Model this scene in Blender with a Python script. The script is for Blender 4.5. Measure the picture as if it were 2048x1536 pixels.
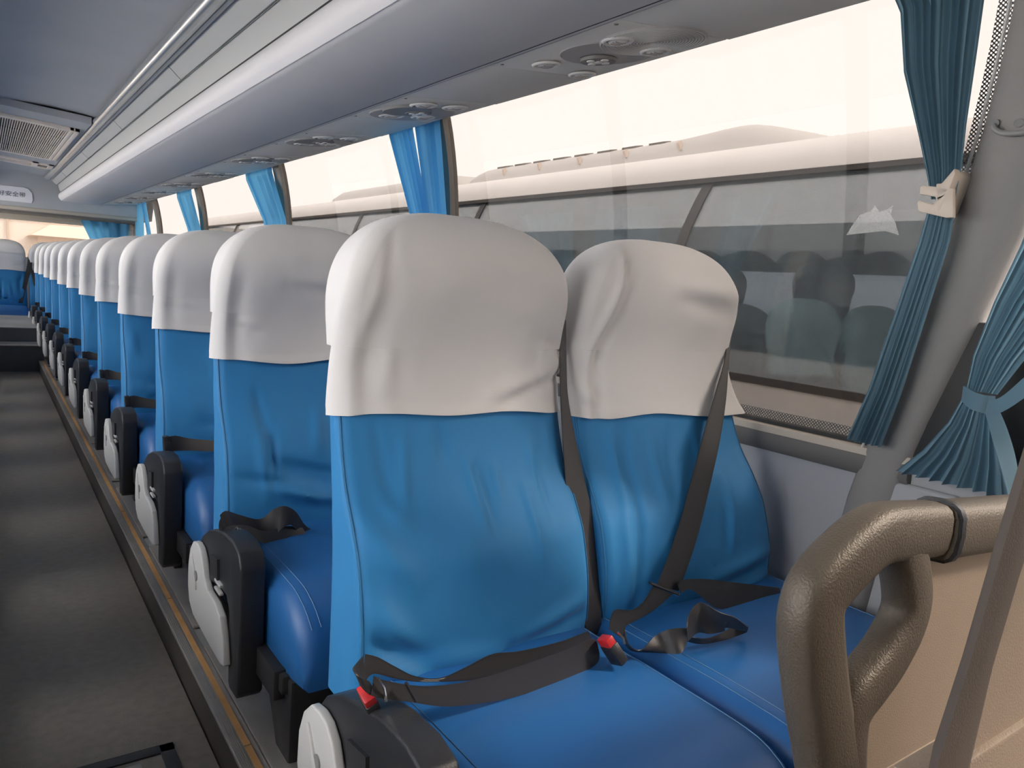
import bpy, bmesh, math, random
from mathutils import Vector, Matrix, noise
R_ = random.Random(7)
for o in list(bpy.data.objects): bpy.data.objects.remove(o)
SC = bpy.context.scene
COL = SC.collection

# ------------------------------------------------------------------ camera
F_PX, ROLL, VPX, VPY, HC = 1500.0, math.radians(4.0), -35.0, 495.0, 1.03
ICX, ICY = 1024.0, 768.0
def cam_axes():
    x, y = VPX-ICX, -(VPY-ICY)
    vx, vy = x*math.cos(ROLL)-y*math.sin(ROLL), x*math.sin(ROLL)+y*math.cos(ROLL)
    v = Vector((vx, vy, F_PX)).normalized()
    psi, th = math.asin(-v.x), math.atan2(v.y, v.z)
    right = Vector((math.cos(psi), -math.sin(psi), 0))
    fh = Vector((math.sin(psi), math.cos(psi), 0))
    fwd = fh*math.cos(th) + Vector((0, 0, -math.sin(th)))
    up = right.cross(fwd)
    return right*math.cos(ROLL)+up*math.sin(ROLL), up*math.cos(ROLL)-right*math.sin(ROLL), fwd
CR, CU, CF = cam_axes()
CAM = Vector((0, 0, HC))
cd = bpy.data.cameras.new('camera'); cam = bpy.data.objects.new('camera', cd); COL.objects.link(cam)
cd.sensor_width = 36.0; cd.lens = F_PX/2048.0*36.0; cd.clip_start = 0.02; cd.clip_end = 500
cam.matrix_world = Matrix(((CR.x, CU.x, -CF.x, 0), (CR.y, CU.y, -CF.y, 0), (CR.z, CU.z, -CF.z, HC), (0, 0, 0, 1)))
SC.camera = cam
def ray(x, y): return CR*((x-ICX)/F_PX) - CU*((y-ICY)/F_PX) + CF
def onX(x, y, v): d = ray(x, y); return CAM + d*(v/d.x)
def onY(x, y, v): d = ray(x, y); return CAM + d*(v/d.y)
def onZ(x, y, v): d = ray(x, y); return CAM + d*((v-HC)/d.z)
def onS(x, y, a, b): d = ray(x, y); return CAM + d*((a+b*HC)/(d.y-b*d.z))      # plane Y = a + b*Z
def onP(x, y, a, b, c): d = ray(x, y); return CAM + d*((a+b*HC)/(d.y-b*d.z-c*d.x))  # Y = a + b*Z + c*X

# ------------------------------------------------------------------ light
W = bpy.data.worlds.new('overcast_sky'); SC.world = W; W.use_nodes = True
bg = W.node_tree.nodes['Background']
bg.inputs[0].default_value = (1.0, 0.895, 0.825, 1); bg.inputs[1].default_value = 9.0
sd = bpy.data.lights.new('hazy_sun_offscreen', 'SUN'); sd.energy = 7.0; sd.angle = math.radians(9); sd.color = (1, .86, .72)
so = bpy.data.objects.new('hazy_sun_offscreen', sd); COL.objects.link(so)
so.rotation_euler = Vector((-0.66, 0.46, -0.60)).to_track_quat('-Z', 'Y').to_euler()
SC.view_settings.view_transform = 'Standard'; SC.view_settings.look = 'None'
SC.view_settings.exposure = 0.22; SC.view_settings.gamma = 1.0; SC.view_settings.use_curve_mapping = False

# ------------------------------------------------------------------ materials
M = {}
def mat(name, col, rough=.6, metal=0, bump=0, bscale=200, var=0, vscale=6, sheen=0, spec=.5, trans=0, coat=0, stretch=None, tcol=None):
    m = bpy.data.materials.new(name); m.use_nodes = True; nt = m.node_tree
    b = nt.nodes['Principled BSDF']
    b.inputs['Base Color'].default_value = (*col, 1); b.inputs['Roughness'].default_value = rough
    b.inputs['Metallic'].default_value = metal; b.inputs['Specular IOR Level'].default_value = spec
    if sheen: b.inputs['Sheen Weight'].default_value = sheen; b.inputs['Sheen Roughness'].default_value = .4
    if coat: b.inputs['Coat Weight'].default_value = coat; b.inputs['Coat Roughness'].default_value = .15
    tc = nt.nodes.new('ShaderNodeTexCoord'); mp = nt.nodes.new('ShaderNodeMapping')
    nt.links.new(tc.outputs['Object'], mp.inputs[0])
    if stretch: mp.inputs['Scale'].default_value = stretch
    if var:
        n = nt.nodes.new('ShaderNodeTexNoise'); n.inputs['Scale'].default_value = vscale; n.inputs['Detail'].default_value = 5
        nt.links.new(mp.outputs[0], n.inputs[0])
        mx = nt.nodes.new('ShaderNodeMix'); mx.data_type = 'RGBA'
        mx.inputs[6].default_value = (*[c*(1-var) for c in col], 1); mx.inputs[7].default_value = (*[min(1, c*(1+var)) for c in col], 1)
        nt.links.new(n.outputs[0], mx.inputs[0]); nt.links.new(mx.outputs[2], b.inputs['Base Color'])
    if bump:
        n2 = nt.nodes.new('ShaderNodeTexNoise'); n2.inputs['Scale'].default_value = bscale; n2.inputs['Detail'].default_value = 3
        nt.links.new(mp.outputs[0], n2.inputs[0])
        bp = nt.nodes.new('ShaderNodeBump'); bp.inputs['Strength'].default_value = bump; bp.inputs['Distance'].default_value = .002
        nt.links.new(n2.outputs[0], bp.inputs['Height']); nt.links.new(bp.outputs[0], b.inputs['Normal'])
    if trans:
        tr = nt.nodes.new('ShaderNodeBsdfTranslucent'); tr.inputs[0].default_value = (*(tcol or col), 1)
        ms = nt.nodes.new('ShaderNodeMixShader'); ms.inputs[0].default_value = trans
        out = nt.nodes['Material Output']
        nt.links.new(b.outputs[0], ms.inputs[1]); nt.links.new(tr.outputs[0], ms.inputs[2]); nt.links.new(ms.outputs[0], out.inputs[0])
    M[name] = m; return m
def glass_mat(name, tint, gloss, haze=0.0, hcol=(.8, .78, .75), rough=.03):
    m = bpy.data.materials.new(name); m.use_nodes = True; nt = m.node_tree; nt.nodes.clear()
    out = nt.nodes.new('ShaderNodeOutputMaterial')
    t = nt.nodes.new('ShaderNodeBsdfTransparent'); t.inputs[0].default_value = (*tint, 1)
    g = nt.nodes.new('ShaderNodeBsdfGlossy'); g.inputs['Roughness'].default_value = rough
    lwn = nt.nodes.new('ShaderNodeLayerWeight'); lwn.inputs[0].default_value = .5
    pw = nt.nodes.new('ShaderNodeMath'); pw.operation = 'POWER'; pw.inputs[1].default_value = 5; nt.links.new(lwn.outputs['Facing'], pw.inputs[0])
    lw = nt.nodes.new('ShaderNodeMath'); lw.operation = 'MULTIPLY_ADD'; lw.inputs[1].default_value = gloss*3; lw.inputs[2].default_value = gloss; nt.links.new(pw.outputs[0], lw.inputs[0])
    m1 = nt.nodes.new('ShaderNodeMixShader')
    nt.links.new(lw.outputs[0], m1.inputs[0]); nt.links.new(t.outputs[0], m1.inputs[1]); nt.links.new(g.outputs[0], m1.inputs[2])
    last = m1
    if haze:
        d = nt.nodes.new('ShaderNodeBsdfDiffuse'); d.inputs[0].default_value = (*hcol, 1)
        tc = nt.nodes.new('ShaderNodeTexCoord'); mp = nt.nodes.new('ShaderNodeMapping'); mp.inputs['Scale'].default_value = (1, 3, .4)
        n = nt.nodes.new('ShaderNodeTexNoise'); n.inputs['Scale'].default_value = 5; n.inputs['Detail'].default_value = 6
        mr = nt.nodes.new('ShaderNodeMapRange'); mr.inputs[1].default_value = .35; mr.inputs[2].default_value = .75
        mr.inputs[3].default_value = haze*.65; mr.inputs[4].default_value = haze*1.4
        nt.links.new(tc.outputs['Object'], mp.inputs[0]); nt.links.new(mp.outputs[0], n.inputs[0]); nt.links.new(n.outputs[0], mr.inputs[0])
        m2 = nt.nodes.new('ShaderNodeMixShader')
        nt.links.new(mr.outputs[0], m2.inputs[0]); nt.links.new(m1.outputs[0], m2.inputs[1]); nt.links.new(d.outputs[0], m2.inputs[2])
        last = m2
    nt.links.new(last.outputs[0], out.inputs[0]); M[name] = m; return m
def frit_mat(name, pitch, dot):
    # printed ceramic dots: opaque print with clear round holes
    m = bpy.data.materials.new(name); m.use_nodes = True; nt = m.node_tree; nt.nodes.clear()
    out = nt.nodes.new('ShaderNodeOutputMaterial'); tc = nt.nodes.new('ShaderNodeTexCoord')
    sx = nt.nodes.new('ShaderNodeSeparateXYZ'); nt.links.new(tc.outputs['Object'], sx.inputs[0])
    def mth(op, a, b=None):
        n = nt.nodes.new('ShaderNodeMath'); n.operation = op
        for i, v in enumerate((a, b)):
            if v is None: continue
            if isinstance(v, (int, float)): n.inputs[i].default_value = v
            else: nt.links.new(v, n.inputs[i])
        return n.outputs[0]
    u = mth('MULTIPLY', mth('ADD', sx.outputs[1], sx.outputs[2]), 1/pitch)
    v = mth('MULTIPLY', mth('SUBTRACT', sx.outputs[1], sx.outputs[2]), 1/pitch)
    fu = mth('SUBTRACT', mth('FRACT', mth('ADD', u, 1000.)), .5); fv = mth('SUBTRACT', mth('FRACT', mth('ADD', v, 1000.)), .5)
    r = mth('SQRT', mth('ADD', mth('MULTIPLY', fu, fu), mth('MULTIPLY', fv, fv)))
    k = mth('LESS_THAN', r, dot)
    t = nt.nodes.new('ShaderNodeBsdfTransparent'); d = nt.nodes.new('ShaderNodeBsdfPrincipled')
    d.inputs['Base Color'].default_value = (.10, .095, .09, 1); d.inputs['Roughness'].default_value = .5
    ms = nt.nodes.new('ShaderNodeMixShader'); nt.links.new(k, ms.inputs[0]); nt.links.new(d.outputs[0], ms.inputs[1]); nt.links.new(t.outputs[0], ms.inputs[2])
    nt.links.new(ms.outputs[0], out.inputs[0]); M[name] = m; return m

mat('blue_cover', (.030, .205, .46), .60, bump=.12, bscale=700, var=.10, vscale=4, sheen=.1, spec=.25)
mat('blue_leather', (.018, .125, .36), .42, bump=.10, bscale=900, var=.10, vscale=7)
mat('stitch', (.15, .30, .50), .7)
mat('piping_blue', (.03, .17, .36), .4)
mat('white_cloth', (.66, .645, .635), .8, bump=.10, bscale=900, var=.05, vscale=5, sheen=.1)
mat('belt', (.030, .029, .031), .42, bump=.25, bscale=900)
mat('black_plastic', (.022, .023, .027), .42, bump=.25, bscale=500)
mat('black_metal', (.018, .018, .020), .5)
mat('chrome', (.75, .75, .75), .18, 1)
mat('red_plastic', (.55, .025, .03), .35)
mat('grey_plastic', (.52, .52, .51), .5, bump=.06, bscale=400)
mat('grey_plastic_dark', (.24, .24, .24), .55)
mat('ceiling', (.43, .45, .47), .85, bump=.2, bscale=300, var=.10, vscale=2.2)
mat('rack_upper', (.42, .435, .435), .6, bump=.05, bscale=400, var=.04, vscale=3)
mat('rack_under', (.66, .66, .68), .55, bump=.15, bscale=700, var=.04, vscale=3)
mat('service', (.70, .69, .66), .55, bump=.05, bscale=500)
mat('service_dark', (.42, .405, .395), .55)
mat('nozzle', (.80, .79, .76), .3, coat=.4)
mat('rail', (.55, .56, .56), .24, .75)
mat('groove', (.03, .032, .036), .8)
mat('grille', (.82, .74, .66), .5)
mat('grille_dark', (.16, .135, .12), .7)
mat('wall_grey', (.36, .37, .39), .6, bump=.15, bscale=600, var=.04, vscale=3)
mat('pillar_grey', (.25, .24, .235), .75, bump=.25, bscale=500)
mat('pillar_dark', (.20, .185, .165), .8)
mat('sill_dark', (.13, .125, .118), .6)
mat('sill_cream', (.50, .45, .38), .6)
mat('gasket', (.025, .025, .025), .6)
mat('cream_plastic', (.56, .48, .40), .45)
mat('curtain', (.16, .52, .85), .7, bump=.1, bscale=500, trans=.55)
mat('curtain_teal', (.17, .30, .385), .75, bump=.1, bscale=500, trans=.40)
mat('aisle', (.20, .18, .155), .45, bump=.4, bscale=350, var=.28, vscale=40)
mat('platform', (.23, .235, .225), .6, bump=.3, bscale=300, var=.18, vscale=60)
mat('kerb', (.075, .066, .058), .5, bump=.1, bscale=200, var=.15, vscale=8)
mat('metal_strip', (.42, .40, .37), .38, .6, var=.2, vscale=14)
mat('yellow_strip', (.50, .28, .11), .6, var=.25, vscale=20)
mat('step', (.11, .115, .12), .6, var=.1)
mat('bronze', (.13, .108, .083), .46, .2, bump=.55, bscale=380, var=.06, vscale=12)
mat('tan_panel', (.32, .25, .19), .6, .05, bump=.35, bscale=500, var=.06, vscale=9)
mat('taupe_post', (.115, .092, .075), .6, bump=.3, bscale=600)
mat('sign_white', (.80, .80, .84), .5)
mat('sign_text', (.06, .07, .09), .6)
mat('bus_white', (.82, .79, .76), .5, var=.06, vscale=3)
mat('bus_pod', (.66, .63, .60), .6, var=.06, vscale=3)
mat('bus_line', (.09, .08, .075), .6)
mat('bus_vent', (.20, .18, .16), .7)
mat('bus_inner', (.40, .40, .41), .8)
mat('bus_rack', (.62, .62, .62), .8)
mat('cyan_cover', (.62, .88, .92), .8, var=.06)
mat('grey_cover', (.42, .44, .47), .8, var=.08)
mat('navy_seat', (.04, .05, .16), .7)
mat('pale_curtain', (.30, .52, .66), .8, trans=.3)
mat('asphalt', (.52, .50, .48), .9, var=.15, vscale=3)
mat('facade', (.72, .60, .50), .9, var=.06, vscale=2)
mat('facade_light', (.80, .73, .66), .9)
mat('facade_trim', (.60, .50, .42), .9)
mat('facade_glass', (.42, .40, .38), .4)
mat('residue', (.75, .75, .74), .8)
glass_mat('glass', (.320, .320, .320), .006, .008, rough=0.0)
glass_mat('glass_quarter', (.60, .60, .60), .01)
glass_mat('bus_far_glass', (.42, .46, .50), .02)
glass_mat('glass_dimmed', (.265, .258, .248), .03)  # unseen windscreen, tint darkened to dim daylight on the near seats
glass_mat('glass_left', (.92, .96, .99), .01)
glass_mat('glass_rear', (.40, .40, .40), .01)
glass_mat('bus_glass', (.93, .95, .97), .18, .12, (.62, .80, .90))
frit_mat('frit', .0085, .34)

# ------------------------------------------------------------------ mesh helpers
ORG = {}
def tag(o, label=None, cat=None, group=None, kind=None):
    if label: o['label'] = label
    if cat: o['category'] = cat
    if group: o['group'] = group
    if kind: o['kind'] = kind
    return o
def empty(name, loc, label, cat, group=None, kind=None):
    o = bpy.data.objects.new(name, None); COL.objects.link(o); o.location = loc; o.empty_display_size = .05
    ORG[o.name] = Vector(loc); return tag(o, label, cat, group, kind)
class MB:
    def __init__(s): s.v = []; s.f = []
    def add(s, vs, fs):
        k = len(s.v); s.v += [Vector(a) for a in vs]; s.f += [tuple(i+k for i in f) for f in fs]; return s
    def box(s, x0, x1, y0, y1, z0, z1):
        return s.add([(x, y, z) for x in (x0, x1) for y in (y0, y1) for z in (z0, z1)],
                     [(0, 1, 3, 2), (4, 6, 7, 5), (0, 4, 5, 1), (2, 3, 7, 6), (0, 2, 6, 4), (1, 5, 7, 3)])
    def hexa(s, p):   # 8 points: bottom 4, top 4
        return s.add(p, [(3, 2, 1, 0), (4, 5, 6, 7), (0, 1, 5, 4), (1, 2, 6, 5), (2, 3, 7, 6), (3, 0, 4, 7)])
    def loft(s, rings, closed=True, cap0=False, cap1=False):
        n = len(rings[0]); vs = [p for r in rings for p in r]; fs = []
        for i in range(len(rings)-1):
            for j in range(n if closed else n-1):
                a = i*n+j; b = i*n+(j+1) % n; fs.append((a, b, b+n, a+n))
        if cap0: fs.append(tuple(range(n-1, -1, -1)))
        if cap1: fs.append(tuple((len(rings)-1)*n+j for j in range(n)))
        return s.add(vs, fs)
    def prism(s, poly, axis, a0, a1):
        def P(u, v, w): return {'x': (w, u, v), 'y': (u, w, v), 'z': (u, v, w)}[axis]
        return s.loft([[P(u, v, a0) for u, v in poly], [P(u, v, a1) for u, v in poly]], True, True, True)
    def tube(s, path, r, n=8, caps=True, closed=False, squash=1.0):
        path = [Vector(p) for p in path]; rings = []; up = None
        for i, p in enumerate(path):
            a = path[(i-1) % len(path)] if (i > 0 or closed) else p
            b = path[(i+1) % len(path)] if (i < len(path)-1 or closed) else p
            t = (b-a).normalized()
            if up is None: up = Vector((0, 0, 1)) if abs(t.z) < .9 else Vector((1, 0, 0))
            e1 = t.cross(up).normalized(); e2 = e1.cross(t).normalized(); up = e2
            rr = r[i] if isinstance(r, (list, tuple)) else r
            rings.append([p+e1*math.cos(2*math.pi*k/n)*rr+e2*math.sin(2*math.pi*k/n)*rr*squash for k in range(n)])
        if closed: rings.append(rings[0])
        return s.loft(rings, True, caps and not closed, caps and not closed)
    def build(s, name, m, parent=None, smooth=True, bevel=0, seg=2, ang=35, weld=True):
        org = ORG.get(parent.name, Vector((0, 0, 0))) if parent else Vector((0, 0, 0))
        me = bpy.data.meshes.new(name)
        me.from_pydata([v-org for v in s.v], [], s.f)
        bm = bmesh.new(); bm.from_mesh(me)
        if weld: bmesh.ops.remove_doubles(bm, verts=bm.verts, dist=1e-5)
        bmesh.ops.recalc_face_normals(bm, faces=bm.faces)
        if bevel:
            es = [e for e in bm.edges if len(e.link_faces) == 2 and e.calc_face_angle(0) > math.radians(30)]
            bmesh.ops.bevel(bm, geom=es, offset=bevel, segments=seg, profile=.5, affect='EDGES', clamp_overlap=True)
        bm.to_mesh(me); bm.free()
        if smooth:
            me.shade_smooth(); me.set_sharp_from_angle(angle=math.radians(ang))
        me.materials.append(M[m])
        o = bpy.data.objects.new(name, me); COL.objects.link(o)
        if parent: o.parent = parent; ORG[o.name] = org
        return o
def catmull(pts, n):
    pts = [Vector(p) for p in pts]; out = []
    for i in range(len(pts)-1):
        p0 = pts[max(i-1, 0)]; p1 = pts[i]; p2 = pts[i+1]; p3 = pts[min(i+2, len(pts)-1)]
        for k in range(n):
            t = k/n
            out.append(.5*((2*p1)+(p2-p0)*t+(2*p0-5*p1+4*p2-p3)*t*t+(3*p1-p0-3*p2+p3)*t**3))
    out.append(pts[-1]); return out
def lerp_tab(tab, x):
    if x <= tab[0][0]: return tab[0][1]
    for i, ((a, va), (b, vb)) in enumerate(zip(tab, tab[1:])):
        if x <= b:
            h = b-a; t = (x-a)/h; sl = (vb-va)/h
            m0 = sl if i == 0 else (vb-tab[i-1][1])/(b-tab[i-1][0]); m1 = sl if i+2 >= len(tab) else (tab[i+2][1]-va)/(tab[i+2][0]-a)
            return (2*t**3-3*t*t+1)*va+(t**3-2*t*t+t)*h*m0+(3*t*t-2*t**3)*vb+(t**3-t*t)*h*m1
    return tab[-1][1]
def ribbon(mb, A, B, n=6, th=.0014, cols=5):
    A = catmull(A, n); B = catmull(B, n); m = len(A); top = []; bot = []
    for i in range(m):
        t = A[min(i+1, m-1)]-A[max(i-1, 0)]; nr = t.cross(B[i]-A[i])
        nr = nr.normalized() if nr.length > 1e-9 else Vector((0, -1, 0))
        r1 = []; r2 = []
        for c in range(cols+1):
            p = A[i].lerp(B[i], c/cols); rip = .0004*math.cos(c*math.pi)
            r1.append(p+nr*(th/2+rip)); r2.append(p-nr*(th/2))
        top.append(r1+r2[::-1])
    mb.loft(top, True, True, True); return mb
def copy_tree(o, parent=None):
    c = o.copy(); COL.objects.link(c); c.parent = parent
    for ch in list(o.children): copy_tree(ch, c)
    return c

# ================================================================== SETTING
XW = 1.66                       # inner face of the window wall
def wall_x(z):                  # tumblehome of the glazing
    return lerp_tab([(.0, XW), (.72, XW+.012), (1.1, XW+.006), (1.35, XW-.008), (1.55, XW-.035), (1.75, XW-.085), (1.95, XW-.17), (2.1, XW-.30)], z)
Y0, Y1 = -2.0, 11.55
XL = -1.26
# floors
tag(MB().box(XL, .418, Y0, 8.36, -.16, -.10).build('floor', 'aisle', smooth=False), 'dark patterned vinyl floor of the sunken aisle', 'floor', kind='structure')
pl = tag(MB().box(.458, XW, Y0, Y1, -.10, 0).build('floor_platform', 'platform', smooth=False), 'grey speckled raised platform under the seat rows', 'floor', kind='structure')
kb = tag(MB().prism([(.418, -.16), (.458, -.16), (.458, -.001), (.430, -.001), (.418, -.010), (.424, -.09)], 'y', Y0, 8.44).build('trim_1', 'kerb', smooth=False), 'dark kerb along the platform edge', 'kerb', kind='structure')
o = MB().box(.416, .468, Y0, 8.44, -.004, .003).build('metal_edging', 'metal_strip', kb, bevel=.0012)
o2 = MB()
for k in range(5): o2.box(.4185+k*.0042, .4205+k*.0042, Y0, 8.44, .003, .0042)
o2.build('rib', 'metal_strip', kb, smooth=False)
for a, b in ((Y0, 1.52), (1.525, 2.36), (2.365, 3.3), (3.305, 4.3), (4.305, 5.4), (5.405, 6.6), (6.605, 8.43)):
    MB().box(.442, .456, a, b, .0028, .0046).build('yellow_strip', 'yellow_strip', kb, smooth=False)
# floor hatch at the near end of the aisle
hz = -.10
ht = empty('floor_hatch', (.1, 1.75, hz), 'dark hatch frame let into the aisle floor', 'hatch')
mbh = MB()
for a in ((-.12, .345, 1.735, 1.765), (-.12, .345, 1.20, 1.23), (-.12, -.09, 1.20, 1.765), (.315, .345, 1.20, 1.765)): mbh.box(a[0], a[1], a[2], a[3], hz, hz+.006)
mbh.build('frame', 'black_plastic', ht, bevel=.001)
MB().box(-.09, .315, 1.23, 1.735, hz, hz+.002).build('lid', 'aisle', ht, smooth=False)
MB().box(.20, .27, 1.69, 1.715, hz+.002, hz+.008).build('pull', 'metal_strip', ht, bevel=.003)
# rear steps
st = tag(MB().box(XL, .458, 8.36, 8.74, -.16, .145).build('step_lower', 'step', smooth=False), 'lower dark step at the end of the aisle', 'step', kind='structure')
MB().box(XL, .459, 8.352, 8.41, .140, .150).build('nosing', 'metal_strip', st, bevel=.002)
st = tag(MB().box(XL, .458, 8.74, Y1, -.16, .28).build('step_upper', 'step', smooth=False), 'upper dark step in front of the rear bench', 'step', kind='structure')
MB().box(XL, .459, 8.732, 8.79, .275, .285).build('nosing', 'metal_strip', st, bevel=.002)
MB().box(XL, .456, 8.79, 10.45, .28, .283).build('tread', 'platform', st, smooth=False)

# ceiling: shallow arch over the aisle, then a slope to the rear window head
def ceil_z(x): return 1.900 - .22*(x-.24)**2
prof = [(x, ceil_z(x)) for x in [-.03+.64*i/10 for i in range(11)]]
full = [(XL-.02, 1.98)]+[(x, z) for x, z in prof]+[(.66, 1.90), (1.75, 1.98), (1.75, 2.02), (XL-.02, 2.02)]
tag(MB().prism(full, 'y', Y0, 10.3).build('ceiling', 'ceiling', ang=50), 'blue grey fabric ceiling arched over the aisle', 'ceiling', kind='structure')
RB = [(10.2, 1.90), (10.28, 1.86), (10.5, 1.52), (10.5, 1.50), (11.5, 1.50), (11.5, 2.02), (10.2, 2.02)]
bulk = tag(MB().prism(RB, 'x', XL-.02, 1.75).build('ceiling_rear', 'ceiling', ang=60), 'blue grey sloping bulkhead above the rear window', 'ceiling', kind='structure')
# rear wall and window
wr = tag(MB().box(XL, XW+.05, 11.36, 11.46, -.6, .95).build('wall_back', 'wall_grey', smooth=False), 'grey lower rear wall', 'wall', kind='structure')
MB().box(1.35, XW+.05, 11.36, 11.46, .95, 1.6).build('wall_side_piece', 'wall_grey', wr, smooth=False)
w6 = tag(MB().box(XL, 1.36, 11.40, 11.405, .94, 1.53).build('window_6', 'glass_rear', smooth=False), 'rear window', 'window', kind='structure')
MB().box(XL, XW, 10.48, 10.60, 1.485, 1.525).build('window_frame', 'sill_cream', w6, bevel=.008)
MB().box(XL, XW, 10.60, 11.34, 1.47, 1.50).build('window_seal', 'pillar_dark', w6, bevel=.008)
MB().box(XL, XW, 11.34, 11.38, 1.40, 1.47).build('window_head', 'sill_cream', w6, bevel=.008)
# front end: dash wall under the darkened windscreen, behind the camera
tag(MB().box(XL, XW, Y0-.1, Y0, -.6, .35).build('wall_front', 'wall_grey', smooth=False), 'front wall below the windscreen', 'wall', kind='structure')
tag(MB().box(XL, XW, Y0-.06, Y0-.055, .35, 1.96).build('window_7', 'glass_dimmed', smooth=False), 'darkened windscreen', 'window', kind='structure')
# left wall with its windows
wl = tag(MB().box(XL-.05, XL, Y0, Y1, -.6, .72).build('wall_left', 'wall_grey', smooth=False), 'grey left wall below the windows', 'wall', kind='structure')
MB().box(XL-.05, XL, Y0, Y1, 1.62, 2.02).build('header', 'wall_grey', wl, smooth=False)
for y in (-.1, 2.8, 5.0, 7.2, 9.4): MB().box(XL-.05, XL, y-.06, y+.06, .72, 1.62).build('pillar', 'pillar_dark', wl, smooth=False)
MB().box(XL-.05, XL, Y0, .1, .72, 1.62).build('front_light_blocker', 'wall_grey', wl, smooth=False)  # added solid panel out of view, blocks side daylight from the near seats
tag(MB().box(XL-.03, XL-.025, .1, Y1, .72, 1.62).build('window_8', 'glass_left', smooth=False), 'left side windows', 'window', kind='structure')
tag(MB().prism([(-.06, 1.85), (-.16, 1.78), (-.18, 1.68), (-.22, 1.615), (-.6, 1.615), (-1.10, 1.665), (XL, 1.72), (XL, 1.98), (-.03, 1.98)], 'y', Y0, 10.9).build('luggage_rack', 'rack_under'),
    'grey luggage rack over the left side of the aisle', 'luggage rack')

# right wall below the glass, sill and frames
wr_ = tag(MB().box(XW, XW+.06, Y0, Y1, -.6, .70).build('wall_right', 'wall_grey', smooth=False), 'grey side wall panel below the windows', 'wall', kind='structure')
MB().prism([(XW-.012, .652), (XW-.020, .668), (XW-.020, .700), (XW+.02, .700), (XW+.02, .652)], 'y', .80, Y1).build('sill_band', 'sill_dark', wr_, bevel=.003)
MB().prism([(XW-.020, .700), (XW-.016, .716), (XW+.012, .720), (XW+.03, .700)], 'y', .80, Y1).build('sill_ledge', 'sill_cream', wr_)
MB().prism([(XW-.02, .645), (XW-.02, .725), (XW+.05, .725), (XW+.05, .645)], 'y', Y0, .60).build('sill_front', 'sill_dark', wr_)
MB().prism([(wall_x(1.74)-.005, 1.725), (wall_x(1.74)-.005, 1.98), (1.75, 2.0), (1.70, 1.90), (1.625, 1.725)], 'y', Y0, Y1).build('header', 'pillar_grey', wr_)
MB().box(XW+.062, XW+.075, Y0, Y1, -.95, .695).build('outer_skin', 'bus_white', wr_, smooth=False)
# window panes: curved glass between pillars
ZG = [.70+(1.80-.70)*i/14 for i in range(15)]
PIL = [2.86, 5.01, 7.28, 9.40, 11.5]
def pane(name, ya, yb, label):
    # ya/yb: functions of z giving the vertical edges
    mb = MB(); mb.loft([[(wall_x(z)+.012, ya(z), z), (wall_x(z)+.012, yb(z), z), (wall_x(z)+.016, yb(z), z), (wall_x(z)+.016, ya(z), z)] for z in ZG], True, True, True)
    return tag(mb.build(name, 'glass'), label, 'window', kind='structure')
def near_edge(z): return lerp_tab([(.66, .905), (1.25, .765), (1.62, .70), (1.8, .68)], z)
labs = ['large window beside the first two seat rows', 'window behind the first curtain pair', 'third side window along the seats', 'fourth side window along the seats', 'last side window before the rear bench']
edges = [near_edge]+[(lambda z, p=p: p) for p in PIL]
win = []
for i in range(5):
    w = pane('window_%d' % (i+1), edges[i], edges[i+1], labs[i]); win.append(w)
    MB().box(XW+.002, XW+.03, (.86 if i == 0 else PIL[i-1]), PIL[i], .716, .727).build('gasket', 'gasket', w, smooth=False)
    f = MB()
    f.loft([[(wall_x(z)+.0105, (.9 if i == 0 else PIL[i-1]), z), (wall_x(z)+.0105, PIL[i], z)] for z in (.727, .752)], False)
    f.build('frit_band', 'frit', w, smooth=False)
f = MB(); f.loft([[(wall_x(z)+.0105, near_edge(z), z), (wall_x(z)+.0105, near_edge(z)+.046, z)] for z in ZG], False); f.build('frit_band', 'frit', win[0])
# intermediate pillars
for k, y in enumerate(PIL[:-1]):
    mb = MB(); mb.loft([[(wall_x(z)-.012, y-.005, z), (wall_x(z)-.016, y+.06, z), (wall_x(z)-.012, y+.125, z), (wall_x(z)+.03, y+.125, z), (wall_x(z)+.03, y-.005, z)] for z in ZG], True, True, True)
    mb.build('pillar', 'pillar_dark', wr_)
# slanted front pillar
def pil_front(z): return lerp_tab([(.0, .90), (.5, .84), (.72, .80), (1.25, .64), (1.65, .575), (1.85, .55)], z)
def pil_back(z): return lerp_tab([(.0, .98), (.5, .95), (.68, .918), (1.25, .775), (1.62, .705), (1.85, .68)], z)
ZP = [0+.1*i for i in range(19)]
mb = MB(); rings = []
for z in ZP:
    a, b, x = pil_front(z), pil_back(z), wall_x(z)
    rings.append([(x+.02, b, z), (x-.020, b-.002, z), (x-.030, b-.012, z), (x-.042, (a+b)/2+.01, z), (x-.040, a+.02, z), (x-.022, a, z), (x+.02, a-.004, z)])
mb.loft(rings, True, True, True); pp = mb.build('front_pillar', 'pillar_grey', wr_, ang=60)
mb = MB(); mb.tube([(wall_x(z)-.024, pil_back(z)+.004, z) for z in ZP[7:]], .0035, 6); mb.build('pillar_seam', 'grey_plastic', wr_)
mb = MB(); mb.loft([[(wall_x(z)-.004, pil_back(z)-.01, z), (wall_x(z)-.004, pil_back(z)+.003, z), (wall_x(z)+.01, pil_back(z)+.003, z), (wall_x(z)+.01, pil_back(z)-.01, z)] for z in ZP[7:]], True, True, True); mb.build('pillar_edge', 'pillar_grey', wr_)
# lower wall moulding beneath the pillar
mb = MB(); mb.loft([[(XW-.004, .93-.02*t, .66-.14*t), (XW-.018, .91-.02*t, .655-.14*t), (XW-.018, .70, .655-.14*t), (XW-.004, .69, .66-.14*t)] for t in (0, 1)], True, True, True)
mb.build('pillar_foot', 'wall_grey', wr_, bevel=.006)
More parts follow.
